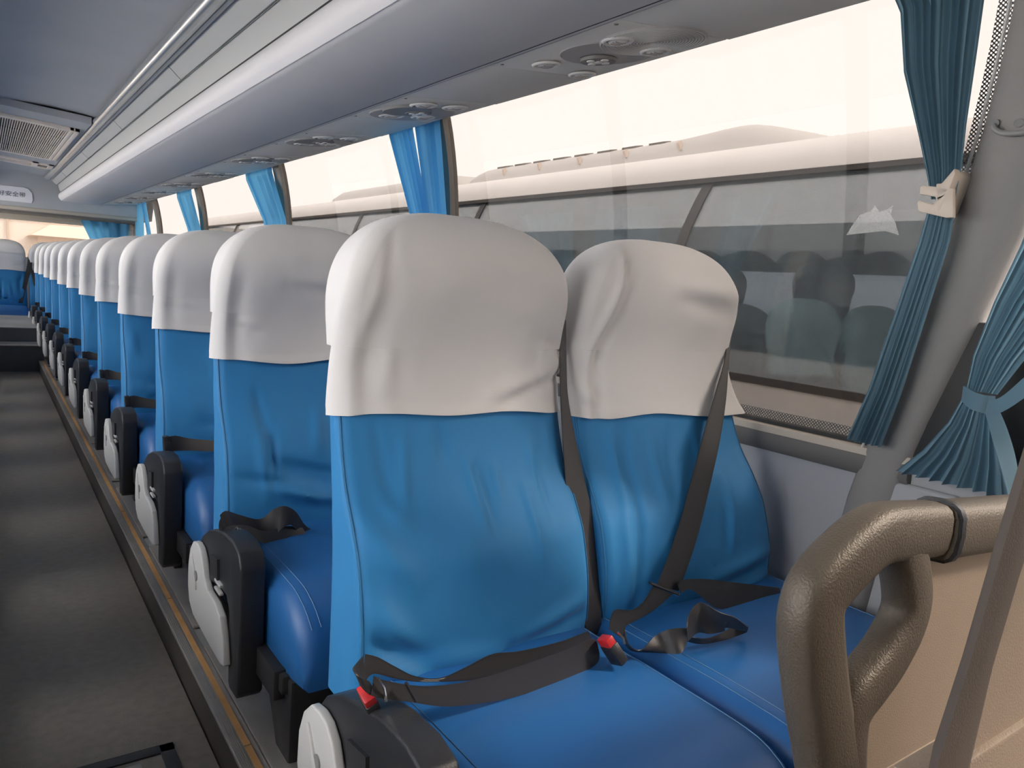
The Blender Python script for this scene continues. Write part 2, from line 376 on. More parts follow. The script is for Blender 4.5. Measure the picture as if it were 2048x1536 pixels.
# front quarter window
w9 = tag(MB().box(XW+.01, XW+.014, Y0, .62, .70, 1.8).build('window_9', 'glass_quarter', smooth=False), 'front quarter window behind the tied curtain', 'window', kind='structure')
f = MB(); f.loft([[(XW+.008, -.2, z), (XW+.008, .60, z)] for z in (.735, .80)], False); f.build('frit_band', 'frit', w9, smooth=False)
MB().prism([(.80, .70), (.80, 1.02), (.66, 1.02), (.56, .93), (.46, .78), (.42, .70)], 'x', XW-.01, XW+.006).build('seal_corner', 'gasket', w9, bevel=.004)

# ================================================================== LUGGAGE RACK (right)
K = 1.06
def rz(r): return HC + r
RK0, RK1 = -1.2, 10.15
rack = empty('luggage_rack', (1.0, 4.8, 1.6), 'long grey luggage rack above the blue seats by the windows', 'luggage rack')
def strip(name, pts, m, y0=RK0, y1=RK1, th=.012, par=rack, **kw):
    # pts in (x, dz) of the lower/visible side; thickness goes up and outward
    lo = [(x, rz(z)) for x, z in pts]; hi = [(x+th*.6, z+th) for x, z in reversed(lo)]
    return MB().prism(lo+hi, 'y', y0, y1).build(name, m, par, ang=40, **kw)
strip('upper_fascia', [(.615, .845), (.640, .815), (.700, .760), (.706, .762)], 'rack_upper')
strip('lip_panel', [(.705, .757), (.712, .762), (.730, .700), (.742, .682)], 'rack_upper')
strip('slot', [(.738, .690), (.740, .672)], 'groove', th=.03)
# rounded nose closed at the rear end by a tapering tip
nose = [(.736, .678), (.724, .668), (.718, .650), (.720, .628), (.730, .608), (.745, .594), (.770, .588), (1.125, .586), (1.135, .592)]
lo = [(x, rz(z)) for x, z in nose]
mb = MB(); rings = []
for y in [RK0+ (RK1-RK0)*i/10 for i in range(11)]: rings.append([(x, y, z) for x, z in lo]+[(1.13, y, rz(.66)), (.76, y, rz(.68))])
for t in (.25, .5, .75, 1.0):
    s = math.sqrt(max(0, 1-t*t)); y = RK1+.28*t
    rings.append([(1.13+(x-1.13)*(.25+.75*s), y, rz(.62)+(z-rz(.62))*(.3+.7*s)) for x, z in [(p[0], p[2]) for p in rings[0]]])
mb.loft(rings, True, True, True); mb.build('underside_panel', 'rack_under', rack, ang=50)
MB().prism([(x-.002 if x < .73 else x, rz(z-.0025)) for x, z in nose[:6]]+[(.75, rz(.60)), (.745, rz(.66))], 'y', RK0, RK1).build('nose_trim', 'rack_under', rack, ang=50)
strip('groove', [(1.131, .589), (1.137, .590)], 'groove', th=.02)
strip('edge_strip', [(1.137, .5905), (1.150, .5915), (1.152, .594)], 'rack_under', th=.010)
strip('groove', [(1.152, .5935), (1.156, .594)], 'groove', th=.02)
mb = MB(); mb.tube([(.718, y, rz(.636)) for y in (RK0, RK1)], .003, 6)
# service channel panels between the consoles
def sp(x): return rz(.594 + (x-1.156)*.115)
CONS = [1.58, 2.60, 3.56, 4.52, 5.60, 6.62, 7.62, 8.60, 9.55]
HALF = [.26]+[.24]*8
bounds = [RK0]+[v for c, h in zip(CONS, HALF) for v in (c-h, c+h)]+[RK1]
for i in range(0, len(bounds), 2):
    a, b = bounds[i], bounds[i+1]
    if b-a < .02: continue
    MB().prism([(1.156, sp(1.156)), (1.52, sp(1.52)), (1.55, sp(1.52)+.02), (1.55, sp(1.52)+.035), (1.156, sp(1.156)+.03)], 'y', a+.002, b-.002).build('blank_panel', 'service', rack, bevel=.0015)
MB().prism([(1.52, sp(1.52)+.004), (1.56, sp(1.52)+.02), (1.60, 1.74), (1.56, 1.76)], 'y', RK0, RK1).build('window_side_edge', 'service', rack)
MB().prism([(.66, 1.87), (.76, rz(.70)), (1.13, rz(.68)), (1.5, rz(.66)), (1.58, 1.75), (1.58, 1.96), (.66, 1.96)], 'y', RK0, RK1).build('rack_core', 'rack_upper', rack)
for y in (1.95, 3.55, 5.2, 7.0, 8.9):
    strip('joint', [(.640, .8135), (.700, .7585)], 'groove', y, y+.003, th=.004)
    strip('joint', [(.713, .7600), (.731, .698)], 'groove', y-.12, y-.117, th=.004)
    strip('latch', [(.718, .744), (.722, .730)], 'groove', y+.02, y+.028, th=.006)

# overhead service consoles
def ell(cx, cy, rx, ry, n=28): return [(cx+rx*math.cos(2*math.pi*k/n), cy+ry*math.sin(2*math.pi*k/n)) for k in range(n)]
def on_sp(x, y): d = ray(x, y); return CAM + d*((.594-1.156*.115)/(d.z-.115*d.x))
SLOPE = Matrix.Rotation(-math.atan(.115), 3, 'Y')
def flat_disc(mb, cx, cy, rx, ry, d0, d1, n=28, dish=0):
    # a disc hanging under the sloping service strip, d below it
    r0 = [(x, y, sp(x)-d0) for x, y in ell(cx, cy, rx, ry, n)]
    r1 = [(x, y, sp(x)-d1) for x, y in ell(cx, cy, rx*.96, ry*.96, n)]
    if dish:
        r2 = [(x, y, sp(x)-d1+dish) for x, y in ell(cx, cy, rx*.72, ry*.72, n)]
        mb.loft([r0, r1, r2], True, False, True)
    else: mb.loft([r0, r1], True, False, True)
    return mb
def nozzle(par, cx, cy, r=.042, m='nozzle', lamp=False):
    b = MB(); ring = []
    prof_ = [(1.20, 0), (1.16, .003), (1.02, .0055), (.90, .0035), (.84, -.002)]
    for k, (f, d) in enumerate(prof_): ring.append([(x, y, sp(x)-.004-d) for x, y in ell(cx, cy, r*f, r*f, 28)])
    b.loft(ring, True); nz = b.build('air_nozzle' if not lamp else 'reading_lamp', m, par, ang=80)
    b = MB(); ring = []
    for f, d in [(.74, -.003), (.70, .002), (.56, .0055), (.30, .0075), (.02, .008)]: ring.append([(x, y, sp(x)-.004-d) for x, y in ell(cx, cy, r*f, r*f, 24)])
    b.loft(ring, True, False, True); b.build('eyeball', 'service', nz, ang=80)
    for q in (-.28, 0, .28):
        h_ = r*.5*math.sqrt(1-q*q); b = MB(); b.tube([(cx-h_, cy+q*r, sp(cx-h_)-.0105), (cx, cy+q*r, sp(cx)-.0118), (cx+h_, cy+q*r, sp(cx+h_)-.0105)], .0016, 6); b.build('louver', 'service_dark', nz)
    return nz
ordn = ['first', 'second', 'third', 'fourth', 'fifth', 'sixth', 'seventh', 'eighth', 'ninth', 'tenth', 'eleventh', 'twelfth']
for i, (cy, h) in enumerate(zip(CONS, HALF)):
    t = empty('overhead_console', (1.33, cy, sp(1.33)), '%s overhead air nozzle console along the rack from the front curtain' % ordn[i], 'console', 'overhead consoles under the luggage rack')
    MB().prism([(1.158, sp(1.158)), (1.515, sp(1.515)), (1.54, sp(1.52)+.02), (1.54, sp(1.52)+.034), (1.158, sp(1.158)+.03)], 'y', cy-h+.001, cy+h-.001).build('base_plate', 'service', t, bevel=.0012)
    if i == 0:
        L_, R3, T_, B3 = on_sp(1197, 85), on_sp(1414, 78), on_sp(1310, 39), on_sp(1290, 131)
        sc = (L_+R3)/2; sr = (L_-R3).length/2
        e = MB(); flat_disc(e, sc.x, sc.y, sr, sr*1.02, -.004, .0045, 40); g = e.build('speaker_grille', 'service_dark', t)
        r = MB()
        for k in range(1, 18): r.tube([(x, y, sp(x)-.0047) for x, y in ell(sc.x, sc.y, sr*.95*k/17, sr*.97*k/17, 36)], .0009, 4, closed=True)
        r.build('perforation_ring', 'service', g, smooth=False)
        c1 = on_sp(1195, 108); e = MB(); flat_disc(e, c1.x+.02, c1.y-.02, .135, .125, -.004, .0025, 36); p = e.build('switch_panel', 'service_dark', t)
        for q, rr_ in (((1236, 78), .034), ((1311, 99), .034), ((1093, 126), .034), ((1164, 146), .034)):
            w_ = on_sp(*q); nozzle(t, w_.x, w_.y, rr_)
        w_ = on_sp(1197, 115); bx, by = w_.x, w_.y
    else:
        e = MB(); flat_disc(e, 1.34, cy+.06, .165, .155, -.004, .0055); p = e.build('switch_panel', 'service_dark', t)
        e = MB(); flat_disc(e, 1.28, cy-.02, .09, .10, -.004, .010); e.build('hood', 'grey_plastic_dark', t)
        nozzle(t, 1.285, cy+.12, .042); nozzle(t, 1.41, cy+.10, .042)
        nozzle(t, 1.285, cy-.135, .042); nozzle(t, 1.41, cy-.14, .040)
        bx, by = 1.335, cy+.0
    e = MB(); flat_disc(e, bx, by, .052, .045, .004, .012); cl = e.build('button_cluster', 'grey_plastic_dark', t)
    for dx, dy in ((0, 0), (.026, 0), (-.026, 0), (0, .026), (0, -.026)):
        e = MB(); flat_disc(e, bx+dx, by+dy, .011, .011, .011, .0145, 14); e.build('button', 'nozzle', cl)
    for dx, dy in ((1.178, h-.03), (1.178, -h+.03)):
        e = MB(); flat_disc(e, dx, cy+dy, .005, .005, -.001, .002, 10); e.build('screw', 'grey_plastic_dark', t)

# grab rail along the ceiling edge
rail = empty('ceiling_rail', (.59, 4, 1.83), 'shiny metal rail running along the edge of the ceiling', 'rail')
for a, b in ((RK0, 5.86), (5.87, 9.95)):
    MB().tube([(.600, a, HC+.815), (.600, b, HC+.815)], .030, 16).build('rail_tube', 'rail', rail)
MB().box(.625, .640, RK0, 9.95, HC+.795, HC+.845).build('rail_channel', 'rack_upper', rail, smooth=False)

# ceiling intake grille
g = empty('air_intake_grille', (.30, 6.5, 1.87), 'large cream slatted air intake grille in the ceiling', 'grille')
def cz(x, d=0): return 1.888-.07*x-d
GX0, GX1, GY0, GY1 = .02, .53, 5.75, 7.78
mb = MB(); mb.prism([(x, cz(x, .022)) for x in (-.02, .1, .3, .45, .565)]+[(x, cz(x, -.02)) for x in (.565, .3, -.02)], 'y', 5.45, 8.75); mb.build('mounting_plate', 'ceiling', g)
for (a, b, c, d) in ((GX0, GX1, GY0, GY0+.07), (GX0, GX1, GY1-.07, GY1), (GX0, GX0+.05, GY0, GY1), (GX1-.055, GX1-.032, GY0, GY1), (GX1-.028, GX1, GY0, GY1)):
    mb = MB(); mb.hexa([(a, c, cz(a, .042)), (b, c, cz(b, .042)), (b, d, cz(b, .042)), (a, d, cz(a, .042)), (a, c, cz(a, .02)), (b, c, cz(b, .02)), (b, d, cz(b, .02)), (a, d, cz(a, .02))]); mb.build('frame', 'grille', g, bevel=.002)
MB().prism([(GX0+.05, cz(.07, .024)), (GX1-.055, cz(.47, .024)), (GX1-.055, cz(.47, .016)), (GX0+.05, cz(.07, .016))], 'y', GY0+.07, GY1-.07).build('backing', 'grille_dark', g, smooth=False)
ns = 30
mslat = None
for k in range(ns):
    x = GX0+.06+(GX1-.055-GX0-.07)*k/(ns-1)
    MB().box(x-.0022, x+.0022, GY0+.06, GY1-.06, cz(x, .040), cz(x, .024)).build('slat', 'grille', g, smooth=False)
for y in (6.3, 6.8, 7.3): MB().prism([(GX0+.05, cz(.07, .034)), (GX1-.05, cz(.47, .034)), (GX1-.05, cz(.47, .028)), (GX0+.05, cz(.07, .028))], 'y', y-.004, y+.004).build('cross_bar', 'grille_dark', g, smooth=False)
# small ceiling outlet near the rear
g = empty('ceiling_outlet', (.3, 8.5, 1.85), 'narrow slotted air outlet in the ceiling ahead of the rear bulkhead', 'vent')
for (a, b, c, d, m, n, q) in ((.0, .555, 8.30, 8.38, 'grille', 'frame', .034), (.0, .555, 8.62, 8.70, 'grille', 'frame', .034), (.39, .435, 8.30, 8.70, 'grille', 'frame', .034), (.515, .555, 8.30, 8.70, 'grille', 'frame', .034),
                           (.0, .39, 8.38, 8.62, 'grille_dark', 'slot', .026), (.435, .515, 8.38, 8.62, 'grille_dark', 'slot', .026)):
    mb = MB(); mb.hexa([(a, c, cz(a, q)), (b, c, cz(b, q)), (b, d, cz(b, q)), (a, d, cz(a, q)), (a, c, cz(a, .018)), (b, c, cz(b, .018)), (b, d, cz(b, .018)), (a, d, cz(a, .018))]); mb.build(n, m, g, smooth=False)
for k in range(4):
    y = 8.41+.06*k; mb = MB(); mb.hexa([(0, y, cz(0, .031)), (.39, y, cz(.39, .031)), (.39, y+.012, cz(.39, .031)), (0, y+.012, cz(0, .031)), (0, y, cz(0, .024)), (.39, y, cz(.39, .024)), (.39, y+.012, cz(.39, .024)), (0, y+.012, cz(0, .024))]); mb.build('slat', 'grille', g, smooth=False)
# seat belt notice on the rear bulkhead
def bulk_pt(x, y):     # pixel -> sloping bulkhead plane through (9.6,1.82)-(11.2,1.545)
    b = (10.5-10.28)/(1.52-1.86); a = 10.28-b*1.86
    return onS(x, y, a, b)
nrm = Vector((0, -.34, -.22)).normalized()
sg = empty('notice_sign', bulk_pt(20, 388), 'pale seat belt notice with dark Chinese characters on the rear bulkhead', 'sign')
pc = [bulk_pt(x, y) for x, y in ((62, 372), (66, 388), (64, 405))]
xr_ = bulk_pt(66, 390).x; top, bot = bulk_pt(30, 372), bulk_pt(30, 402)
ev = Vector((0, .22, -.34)).normalized()
xl_ = xr_ - .46; ln = (bot-top).length
def sg_pt(u, v, d=0): return Vector((xl_+(xr_-xl_)*u, top.y, top.z))+ev*ln*v+nrm*d
out = [(0.03, 1), (0, .8), (0.02, .35), (.10, .08), (.2, 0), (.8, 0), (.90, .08), (.98, .35), (1, .8), (.97, 1)]
MB().loft([[sg_pt(u, v, .001) for u, v in out], [sg_pt(u, v, .012) for u, v in out]], True, True, True).build('board', 'sign_white', sg, smooth=False)
tcu = bpy.data.curves.new('lettering', 'FONT'); tcu.body = '系好安全带'; tcu.size = .066; tcu.extrude = .001; tcu.align_x = 'CENTER'; tcu.align_y = 'CENTER'; tcu.space_character = 1.0
tob = bpy.data.objects.new('lettering_src', tcu); COL.objects.link(tob)
dg = bpy.context.evaluated_depsgraph_get(); tme = bpy.data.meshes.new_from_object(tob.evaluated_get(dg))
bpy.data.objects.remove(tob)
lt = bpy.data.objects.new('lettering', tme); COL.objects.link(lt); tme.materials.clear(); tme.materials.append(M['sign_text'])
lt.parent = sg
yy = -ev; zz = nrm; xx = yy.cross(zz)
c0 = sg_pt(.49, .52, .0135)-Vector(sg.location)
lt.matrix_local = Matrix(((xx.x, yy.x, zz.x, c0.x), (xx.y, yy.y, zz.y, c0.y), (xx.z, yy.z, zz.z, c0.z), (0, 0, 0, 1)))

# ================================================================== SEATS
PITCH = .825
YF = [(.25, 1.07), (.42, 1.058), (.545, 1.084), (.605, 1.115), (.675, 1.160), (.78, 1.195), (.86, 1.205), (.93, 1.200), (1.0, 1.184), (1.06, 1.178), (1.15, 1.19)]
YB = [(.25, 1.195), (.55, 1.207), (.78, 1.245), (.90, 1.262), (1.0, 1.285), (1.14, 1.30)]
ZT = 1.15
KIND = {'aisle': dict(xl=[(.25, .487), (.6, .490), (.9, .492), (1.2, .494)], xr=[(.25, .985), (.5, .980), (.9, .972), (1.2, .972)]),
        'window': dict(xl=[(.25, 1.020), (.6, 1.018), (.9, 1.010), (1.2, 1.008)], xr=[(.25, 1.565), (.45, 1.562), (.62, 1.545), (.8, 1.520), (.9, 1.505), (1.2, 1.502)])}
def seg_fold(x, z, f):
    x0, z0, x1, z1, w, a = f; dx, dz = x1-x0, z1-z0; L2 = dx*dx+dz*dz
    t = max(0, min(1, ((x-x0)*dx+(z-z0)*dz)/L2)); d2 = (x-x0-t*dx)**2+(z-z0-t*dz)**2
    return a*math.exp(-d2/(w*w))*(.35+.65*math.sin(math.pi*min(1, max(0, t*.9+.05))))
def fold_sum(x, z, folds, seed, namp):
    d = 1.5*sum(seg_fold(x, z, f) for f in folds)
    return d + namp*noise.noise(Vector((x*7+seed, z*3.2, seed*1.7))) + namp*.5*noise.noise(Vector((x*19+seed, z*8, seed)))
def ring_at(kind, z, folds, seed, namp, off=0., nf=40, wf=1., tf=1., bulge=.020, cov=False):
    k = KIND[kind]; xl, xr = lerp_tab(k['xl'], z), lerp_tab(k['xr'], z); yf, yb = lerp_tab(YF, z), lerp_tab(YB, z)
    xc, hw = (xl+xr)/2, (xr-xl)/2*wf+off; ym = (yf+yb)/2; hy = (yb-yf)/2*tf+off
    r = min(.022 if cov else .016, hy*.8, hw*.5); pts = []
    L, Rr, Fy, By = xc-hw, xc+hw, ym-hy, ym+hy
    def fy(x):
        s = (x-xc)/hw; return Fy - bulge*tf*(1-abs(s)**3.2) - fold_sum(x, z, folds, seed, namp)*min(1, (1-abs(s)**8)*1.2)
    nsd = 5
    sd = lambda y: .003*noise.noise(Vector((z*9+seed, y*12, 3.1)))
    for i in range(nsd+1):
        y = By-r+(Fy+r-(By-r))*i/nsd; pts.append((L+sd(y), y, z))
    for a in (30, 60): pts.append((L+r-r*math.cos(math.radians(a)), Fy+r-r*math.sin(math.radians(a)), z))
    for i in range(nf+1):
        x = L+r+(Rr-L-2*r)*i/nf; pts.append((x, fy(x), z))
    for a in (60, 30): pts.append((Rr-r+r*math.cos(math.radians(a)), Fy+r-r*math.sin(math.radians(a)), z))
    for i in range(nsd+1):
        y = Fy+r+(By-r-(Fy+r))*i/nsd; pts.append((Rr+sd(y+5), y, z))
    for a in (30, 60): pts.append((Rr-r+r*math.cos(math.radians(a)), By-r+r*math.sin(math.radians(a)), z))
    for i in range(1, 8): pts.append((Rr-r-(Rr-L-2*r)*i/8, By, z))
    for a in (60, 30): pts.append((L+r-r*math.cos(math.radians(a)), By-r+r*math.sin(math.radians(a)), z))
    return pts
NS = 5
def back_mesh(kind, folds, seed, namp=.003, nf=40, nz=44, sag=0):
    zs = [.30+(.955-.30)*i/nz for i in range(nz+1)]
    return MB().loft([ring_at(kind, z, folds, seed, namp*(1 if z < .8 else .4), -.022*min(1, max(0, (z-.80)/.05)), nf) for z in zs], True, True, True)
def pip_path(kind, side):
    p = []
    for i in range(26):
        z = .335+(.80-.335)*i/25; k = KIND[kind]; yf = lerp_tab(YF, z)
        x = lerp_tab(k['xl'], z)+.005 if side < 0 else lerp_tab(k['xr'], z)-.005
        p.append((x, yf+.004, z))
    return p
def cover_mesh(kind, folds, seed, namp=.002, nf=40, hem=.785, flare=0, nz=26, tilt=0):
    ZS = .905; zc = .93; mb = MB(); rings = []
    zs = [ZS+(zc-ZS)*i/2 for i in range(2)]
    for z in zs: rings.append(ring_at(kind, z, folds, seed, namp, .005, nf, cov=True))
    for j in range(nz+1):
        t = (1-(1-j/nz)**1.9)*.9985; z = zc+(ZT-zc)*t
        wf = max(.05, (1-t**2.9)**(1/2.9)); tf = max(.04, (1-t**3.6)**.5)
        rings.append(ring_at(kind, z, folds, seed, namp*tf, .005*tf, nf, wf, tf, cov=True))
    mb.loft(rings, True, False, True)
    # front flap
    i0, i1 = NS-1, NS+1+2+nf+1+2+2; fl = []
    base = rings[0][i0:i1]; n = len(base); k = KIND[kind]
    for q in range(15):
        u = q/14; row = []
        for j, p in enumerate(base):
            s = j/(n-1); z = ZS+(hem-tilt*s-ZS)*u + u*(.005*math.sin(s*5+seed)+.004*math.sin(s*11+seed*2))
            pr = ring_at(kind, max(z, .70), folds, seed, namp, .006, nf, cov=True)[i0+j] if False else None
            dy = lerp_tab(YF, z)-lerp_tab(YF, ZS); edge = abs(2*s-1)**6
            xx_ = p[0] + (lerp_tab(k['xl'] if s < .5 else k['xr'], z)-lerp_tab(k['xl'] if s < .5 else k['xr'], ZS))*abs(2*s-1)
            xx_ += (.006*edge*u*(1 if s > .5 else -1)) + flare*u*u*max(0, s-.55)*2.2
            yy_ = p[1]+dy - u*.004 - (.0025 if u > .9 else 0) - fold_sum(xx_, z, folds, seed, namp)*.5 + .010*edge*u
            row.append((xx_, yy_, z))
        fl.append(row)
    mb.loft(fl, False)
    return mb
def cushion_mesh(x0, x1, y0=.525, y1=1.10, top=.372, bot=.215, seed=0):
    mb = MB(); rings = []; ny = 26; nx = 22
    for i in range(ny+1):
        t = i/ny; a = t
        y = y0+(y1-y0)*a
        d = max(0, (.13-(y-y0))/.13)            # waterfall front
        zt = top-.115*(1-math.sqrt(max(0, 1-d*d))) + .006*math.sin(min(1, (y-y0)/.45)*math.pi)
        zb = bot-.02+.05*d*0
        ins = .012*d*d; ring = []
        hw = (x1-x0)/2-ins; xc = (x0+x1)/2; r = .035
        for k in range(nx+1):
            s = -1+2*k/nx
            edge = max(0, (abs(s)*hw-(hw-r))/r); zz_ = zt-r*(1-math.sqrt(max(0, 1-edge*edge))) - .010*max(0, abs(s)-.45)
            zz_ += .0025*noise.noise(Vector((xc+s*hw*6, y*6, seed)))
            ring.append((xc+s*hw, y, zz_))
        ring += [(xc+hw, y, zb+.012), (xc+hw-.012, y, zb), (xc-hw+.012, y, zb), (xc-hw, y, zb+.012)]
        rings.append(ring)
    mb.loft(rings, True, True, True)
    return mb, rings
def seam(rings, frac, lift=.0012):
    n = 23; out = []
    for r in rings[1:]:
        p = [Vector(q) for q in r[:n]]; f = frac*(n-1); i = min(n-2, int(f)); out.append(p[i].lerp(p[i+1], f-i)+Vector((0, 0, lift)))
    return out

ARM = [(1.085, .285), (1.088, .33), (1.06, .362), (1.0, .395), (.93, .418), (.86, .432), (.79, .436), (.742, .425), (.722, .395), (.718, .30), (.722, .110), (.735, .096), (.79, .092), (.803, .105), (.806, .27), (.83, .295), (.90, .292), (.97, .275), (1.03, .262)]
PAN = [(1.04, .352), (1.075, .345), (1.105, .318), (1.124, .275), (1.128, .215), (1.11, .175), (1.07, .155), (.93, .150), (.80, .150), (.772, .158), (.790, .215), (.815, .255), (.86, .270), (.93, .272), (.965, .295), (.985, .33), (1.01, .348)]
def armrest(root):
    a = MB().prism(ARM, 'x', .432, .486).build('armrest', 'black_plastic', root, bevel=.006, seg=3)
    MB().prism([(.955, .35), (.89, .36), (.885, .30), (.95, .29)], 'x', .426, .434).build('recess_stand_in', 'black_plastic', a, smooth=False)  # raised piece made up in place of the armrest's dark opening
    for z in (.304, .285): MB().box(.424, .434, .855, .905, z, z+.007).build('lever', 'grey_plastic', a, bevel=.002)
    p = MB().prism(PAN, 'x', .414, .431).build('side_panel', 'grey_plastic', root, bevel=.004, seg=3)
    MB().prism([(1.085, .31), (1.075, .315), (1.035, .262), (1.03, .235), (1.04, .235), (1.06, .27)], 'x', .410, .416).build('lever', 'grey_plastic', p, bevel=.002)
    b = MB(); b.tube([(.4145, 1.035, .27), (.411, 1.035, .27)], .012, 14); b.build('screw_cap', 'grey_plastic_dark', p)
def buckle(par, c, d, name='buckle', bm_='red_plastic'):
    # c: centre of the red button, d: direction the buckle points
    d = Vector(d).normalized(); s = d.cross(Vector((1, 0, .2))).normalized(); n = d.cross(s)
    def bx(mb, l0, l1, w, t):
        mb.hexa([c+d*l+s*a*w+n*b*t for l in (l0, l1) for a, b in ((-1, -1), (1, -1), (1, 1), (-1, 1))]); return mb
    o = bx(MB(), -.045, -.004, .017, .010).build(name, 'black_plastic', par, bevel=.004)
    if par.parent is None: bx(MB(), -.014, .010, .0145, .0085).build('release_button', bm_, o, bevel=.002)
    else: bx(MB(), -.014, .010, .0145, .0085).build('release_button', bm_, par, bevel=.002)
    return o

# --- fold layouts (seat coordinates of the first row)
def px_fold(x0, y0, x1, y1, w, a, pa=.95, pb=.31):
    p, q = onS(x0, y0, pa, pb), onS(x1, y1, pa, pb); return (p.x, p.z, q.x, q.z, w, a)
def bf(l): return [px_fold(*f) for f in l]
F0A = bf([(800, 870, 800, 1010, .010, .004), (745, 850, 775, 1000, .010, -.003), (925, 920, 945, 1040, .009, .005), (945, 930, 965, 1040, .009, -.004), (975, 920, 985, 990, .008, .004),
          (1030, 960, 1055, 1110, .010, .005), (1060, 920, 1080, 1020, .009, -.004), (1050, 880, 1060, 960, .009, .004), (700, 1030, 800, 1140, .022, .009), (760, 1000, 800, 1040, .014, .005),
          (720, 1190, 800, 1270, .022, .011), (725, 1265, 830, 1300, .016, -.009), (725, 1310, 840, 1350, .013, .010), (1000, 1290, 1170, 1210, .016, -.009), (1020, 1270, 1160, 1180, .018, .007),
          (860, 1080, 1000, 1100, .05, .006), (850, 1310, 980, 1290, .02, .007), (680, 860, 690, 900, .01, .003), (870, 850, 880, 920, .012, -.004), (1085, 850, 1095, 900, .01, .003)])
F0W = bf([(1215, 860, 1225, 1010, .012, .006), (1240, 860, 1250, 1050, .010, -.005), (1290, 870, 1300, 1000, .014, .005), (1330, 860, 1320, 1000, .012, -.004), (1220, 1020, 1235, 1200, .012, .006),
          (1245, 1000, 1255, 1190, .010, -.006), (1410, 960, 1420, 1090, .010, -.005), (1425, 950, 1432, 1080, .010, .005), (1390, 1150, 1530, 1080, .016, .008), (1420, 1165, 1535, 1110, .012, -.007),
          (1440, 1180, 1535, 1140, .010, .006), (1300, 1080, 1340, 1120, .02, .005), (1380, 870, 1385, 930, .012, .004), (1470, 900, 1490, 1000, .012, .004)])
C0A = bf([(985, 806, 1060, 765, .009, -.010), (1060, 765, 1125, 750, .009, -.010), (960, 790, 1110, 725, .016, .008), (1085, 650, 1118, 690, .008, .006), (1070, 672, 1118, 712, .007, -.007), (1060, 700, 1115, 740, .012, .004), (850, 560, 960, 590, .02, .003), (760, 700, 740, 810, .015, .004), (735, 455, 720, 560, .010, -.004), (730, 470, 690, 700, .012, .003), (740, 560, 700, 800, .02, -.003), (900, 570, 1010, 575, .03, -.004), (690, 760, 720, 820, .02, .004)])
C0W = bf([(1180, 500, 1150, 720, .008, .008), (1205, 520, 1165, 740, .012, -.006), (1190, 505, 1180, 560, .006, -.006), (1300, 595, 1420, 630, .02, -.007), (1280, 570, 1420, 590, .02, .005), (1140, 760, 1175, 800, .012, .007), (1160, 785, 1205, 825, .010, .006), (1150, 740, 1190, 790, .008, -.005)])
def shift(fl, row=1): return fl
def rfold(seed, kind, low=True):
    r = random.Random(seed); k = KIND[kind]; xl, xr = k['xl'][0][1], k['xr'][0][1]; out = []
    for i in range(11):
        x = xl+.04+(xr-xl-.08)*r.random(); z = .52+.22*r.random(); out.append((x, z, x+.03*(r.random()-.5), z-.06-.13*r.random(), .008+.008*r.random(), (.007 if i % 2 else -.006)*(.5+r.random())))
    for i in range(5):
        x = xl+.02+(xr-xl)*.45*r.random(); z = .40+.10*r.random(); out.append((x, z+.03, x+.12+.1*r.random(), z-.02, .014, (.010 if i % 2 else -.009)))
    return out
def rcov(seed, kind):
    r = random.Random(seed+50); k = KIND[kind]; xl, xr = k['xl'][0][1], k['xr'][0][1]; w = xr-xl
    return [(xl+w*.35, .985, xr-.02, .965, .012, -.007), (xl+w*.4, 1.0, xr-.02, .99, .016, .005), (xl+.03, 1.08, xl+.02, .88, .012, .004), (xl+.06, 1.0, xl+.05, .85, .018, -.004),
            (xl+w*r.random(), .86+.03*r.random(), xl+w*r.random(), .84, .014, -.004), (xl+.02, .90, xl+.14, .87, .010, .004), (xl+.02, .87, xl+.12, .86, .008, -.003)]

XC = {'aisle': .732, 'window': 1.275}
def make_seat(kind, row, near, label):
    root = empty('coach_seat', (XC[kind], .82, 0), label, 'seat', 'blue coach seats in rows along the windows')
    sd = row*3.3+(0 if kind == 'aisle' else 11)
    bfold = (F0A if kind == 'aisle' else F0W) if row == 0 else rfold(row+(0 if kind == 'aisle' else 30), kind)
    cfold = (C0A if kind == 'aisle' else C0W) if row == 0 else rcov(row, kind)
    nf, nz = (64, 72) if near else (30, 32)
    cu, rings = cushion_mesh(*( (.492, .988) if kind == 'aisle' else (.994, 1.60)), seed=sd)
    c = cu.build('cushion', 'blue_leather', root, ang=60)
    if near:
        for fr in (.055, .095, .945): MB().tube(seam(rings, fr, .0006), .0008, 4).build('stitching', 'stitch', c, smooth=False)
    b = back_mesh(kind, bfold, sd, .0032, nf, nz).build('backrest', 'blue_cover', root, ang=70)
    for s in (-1, 1): MB().tube(pip_path(kind, s), .0024, 6).build('piping', 'piping_blue', b)
    h = cover_mesh(kind, cfold, sd, .0022, nf, **(dict(flare=.05, hem=.772, tilt=.026) if kind == 'window' else {})).build('headrest_cover', 'white_cloth', root, ang=70)
    if near:
        pass
    if kind == 'aisle': armrest(root)
    return root

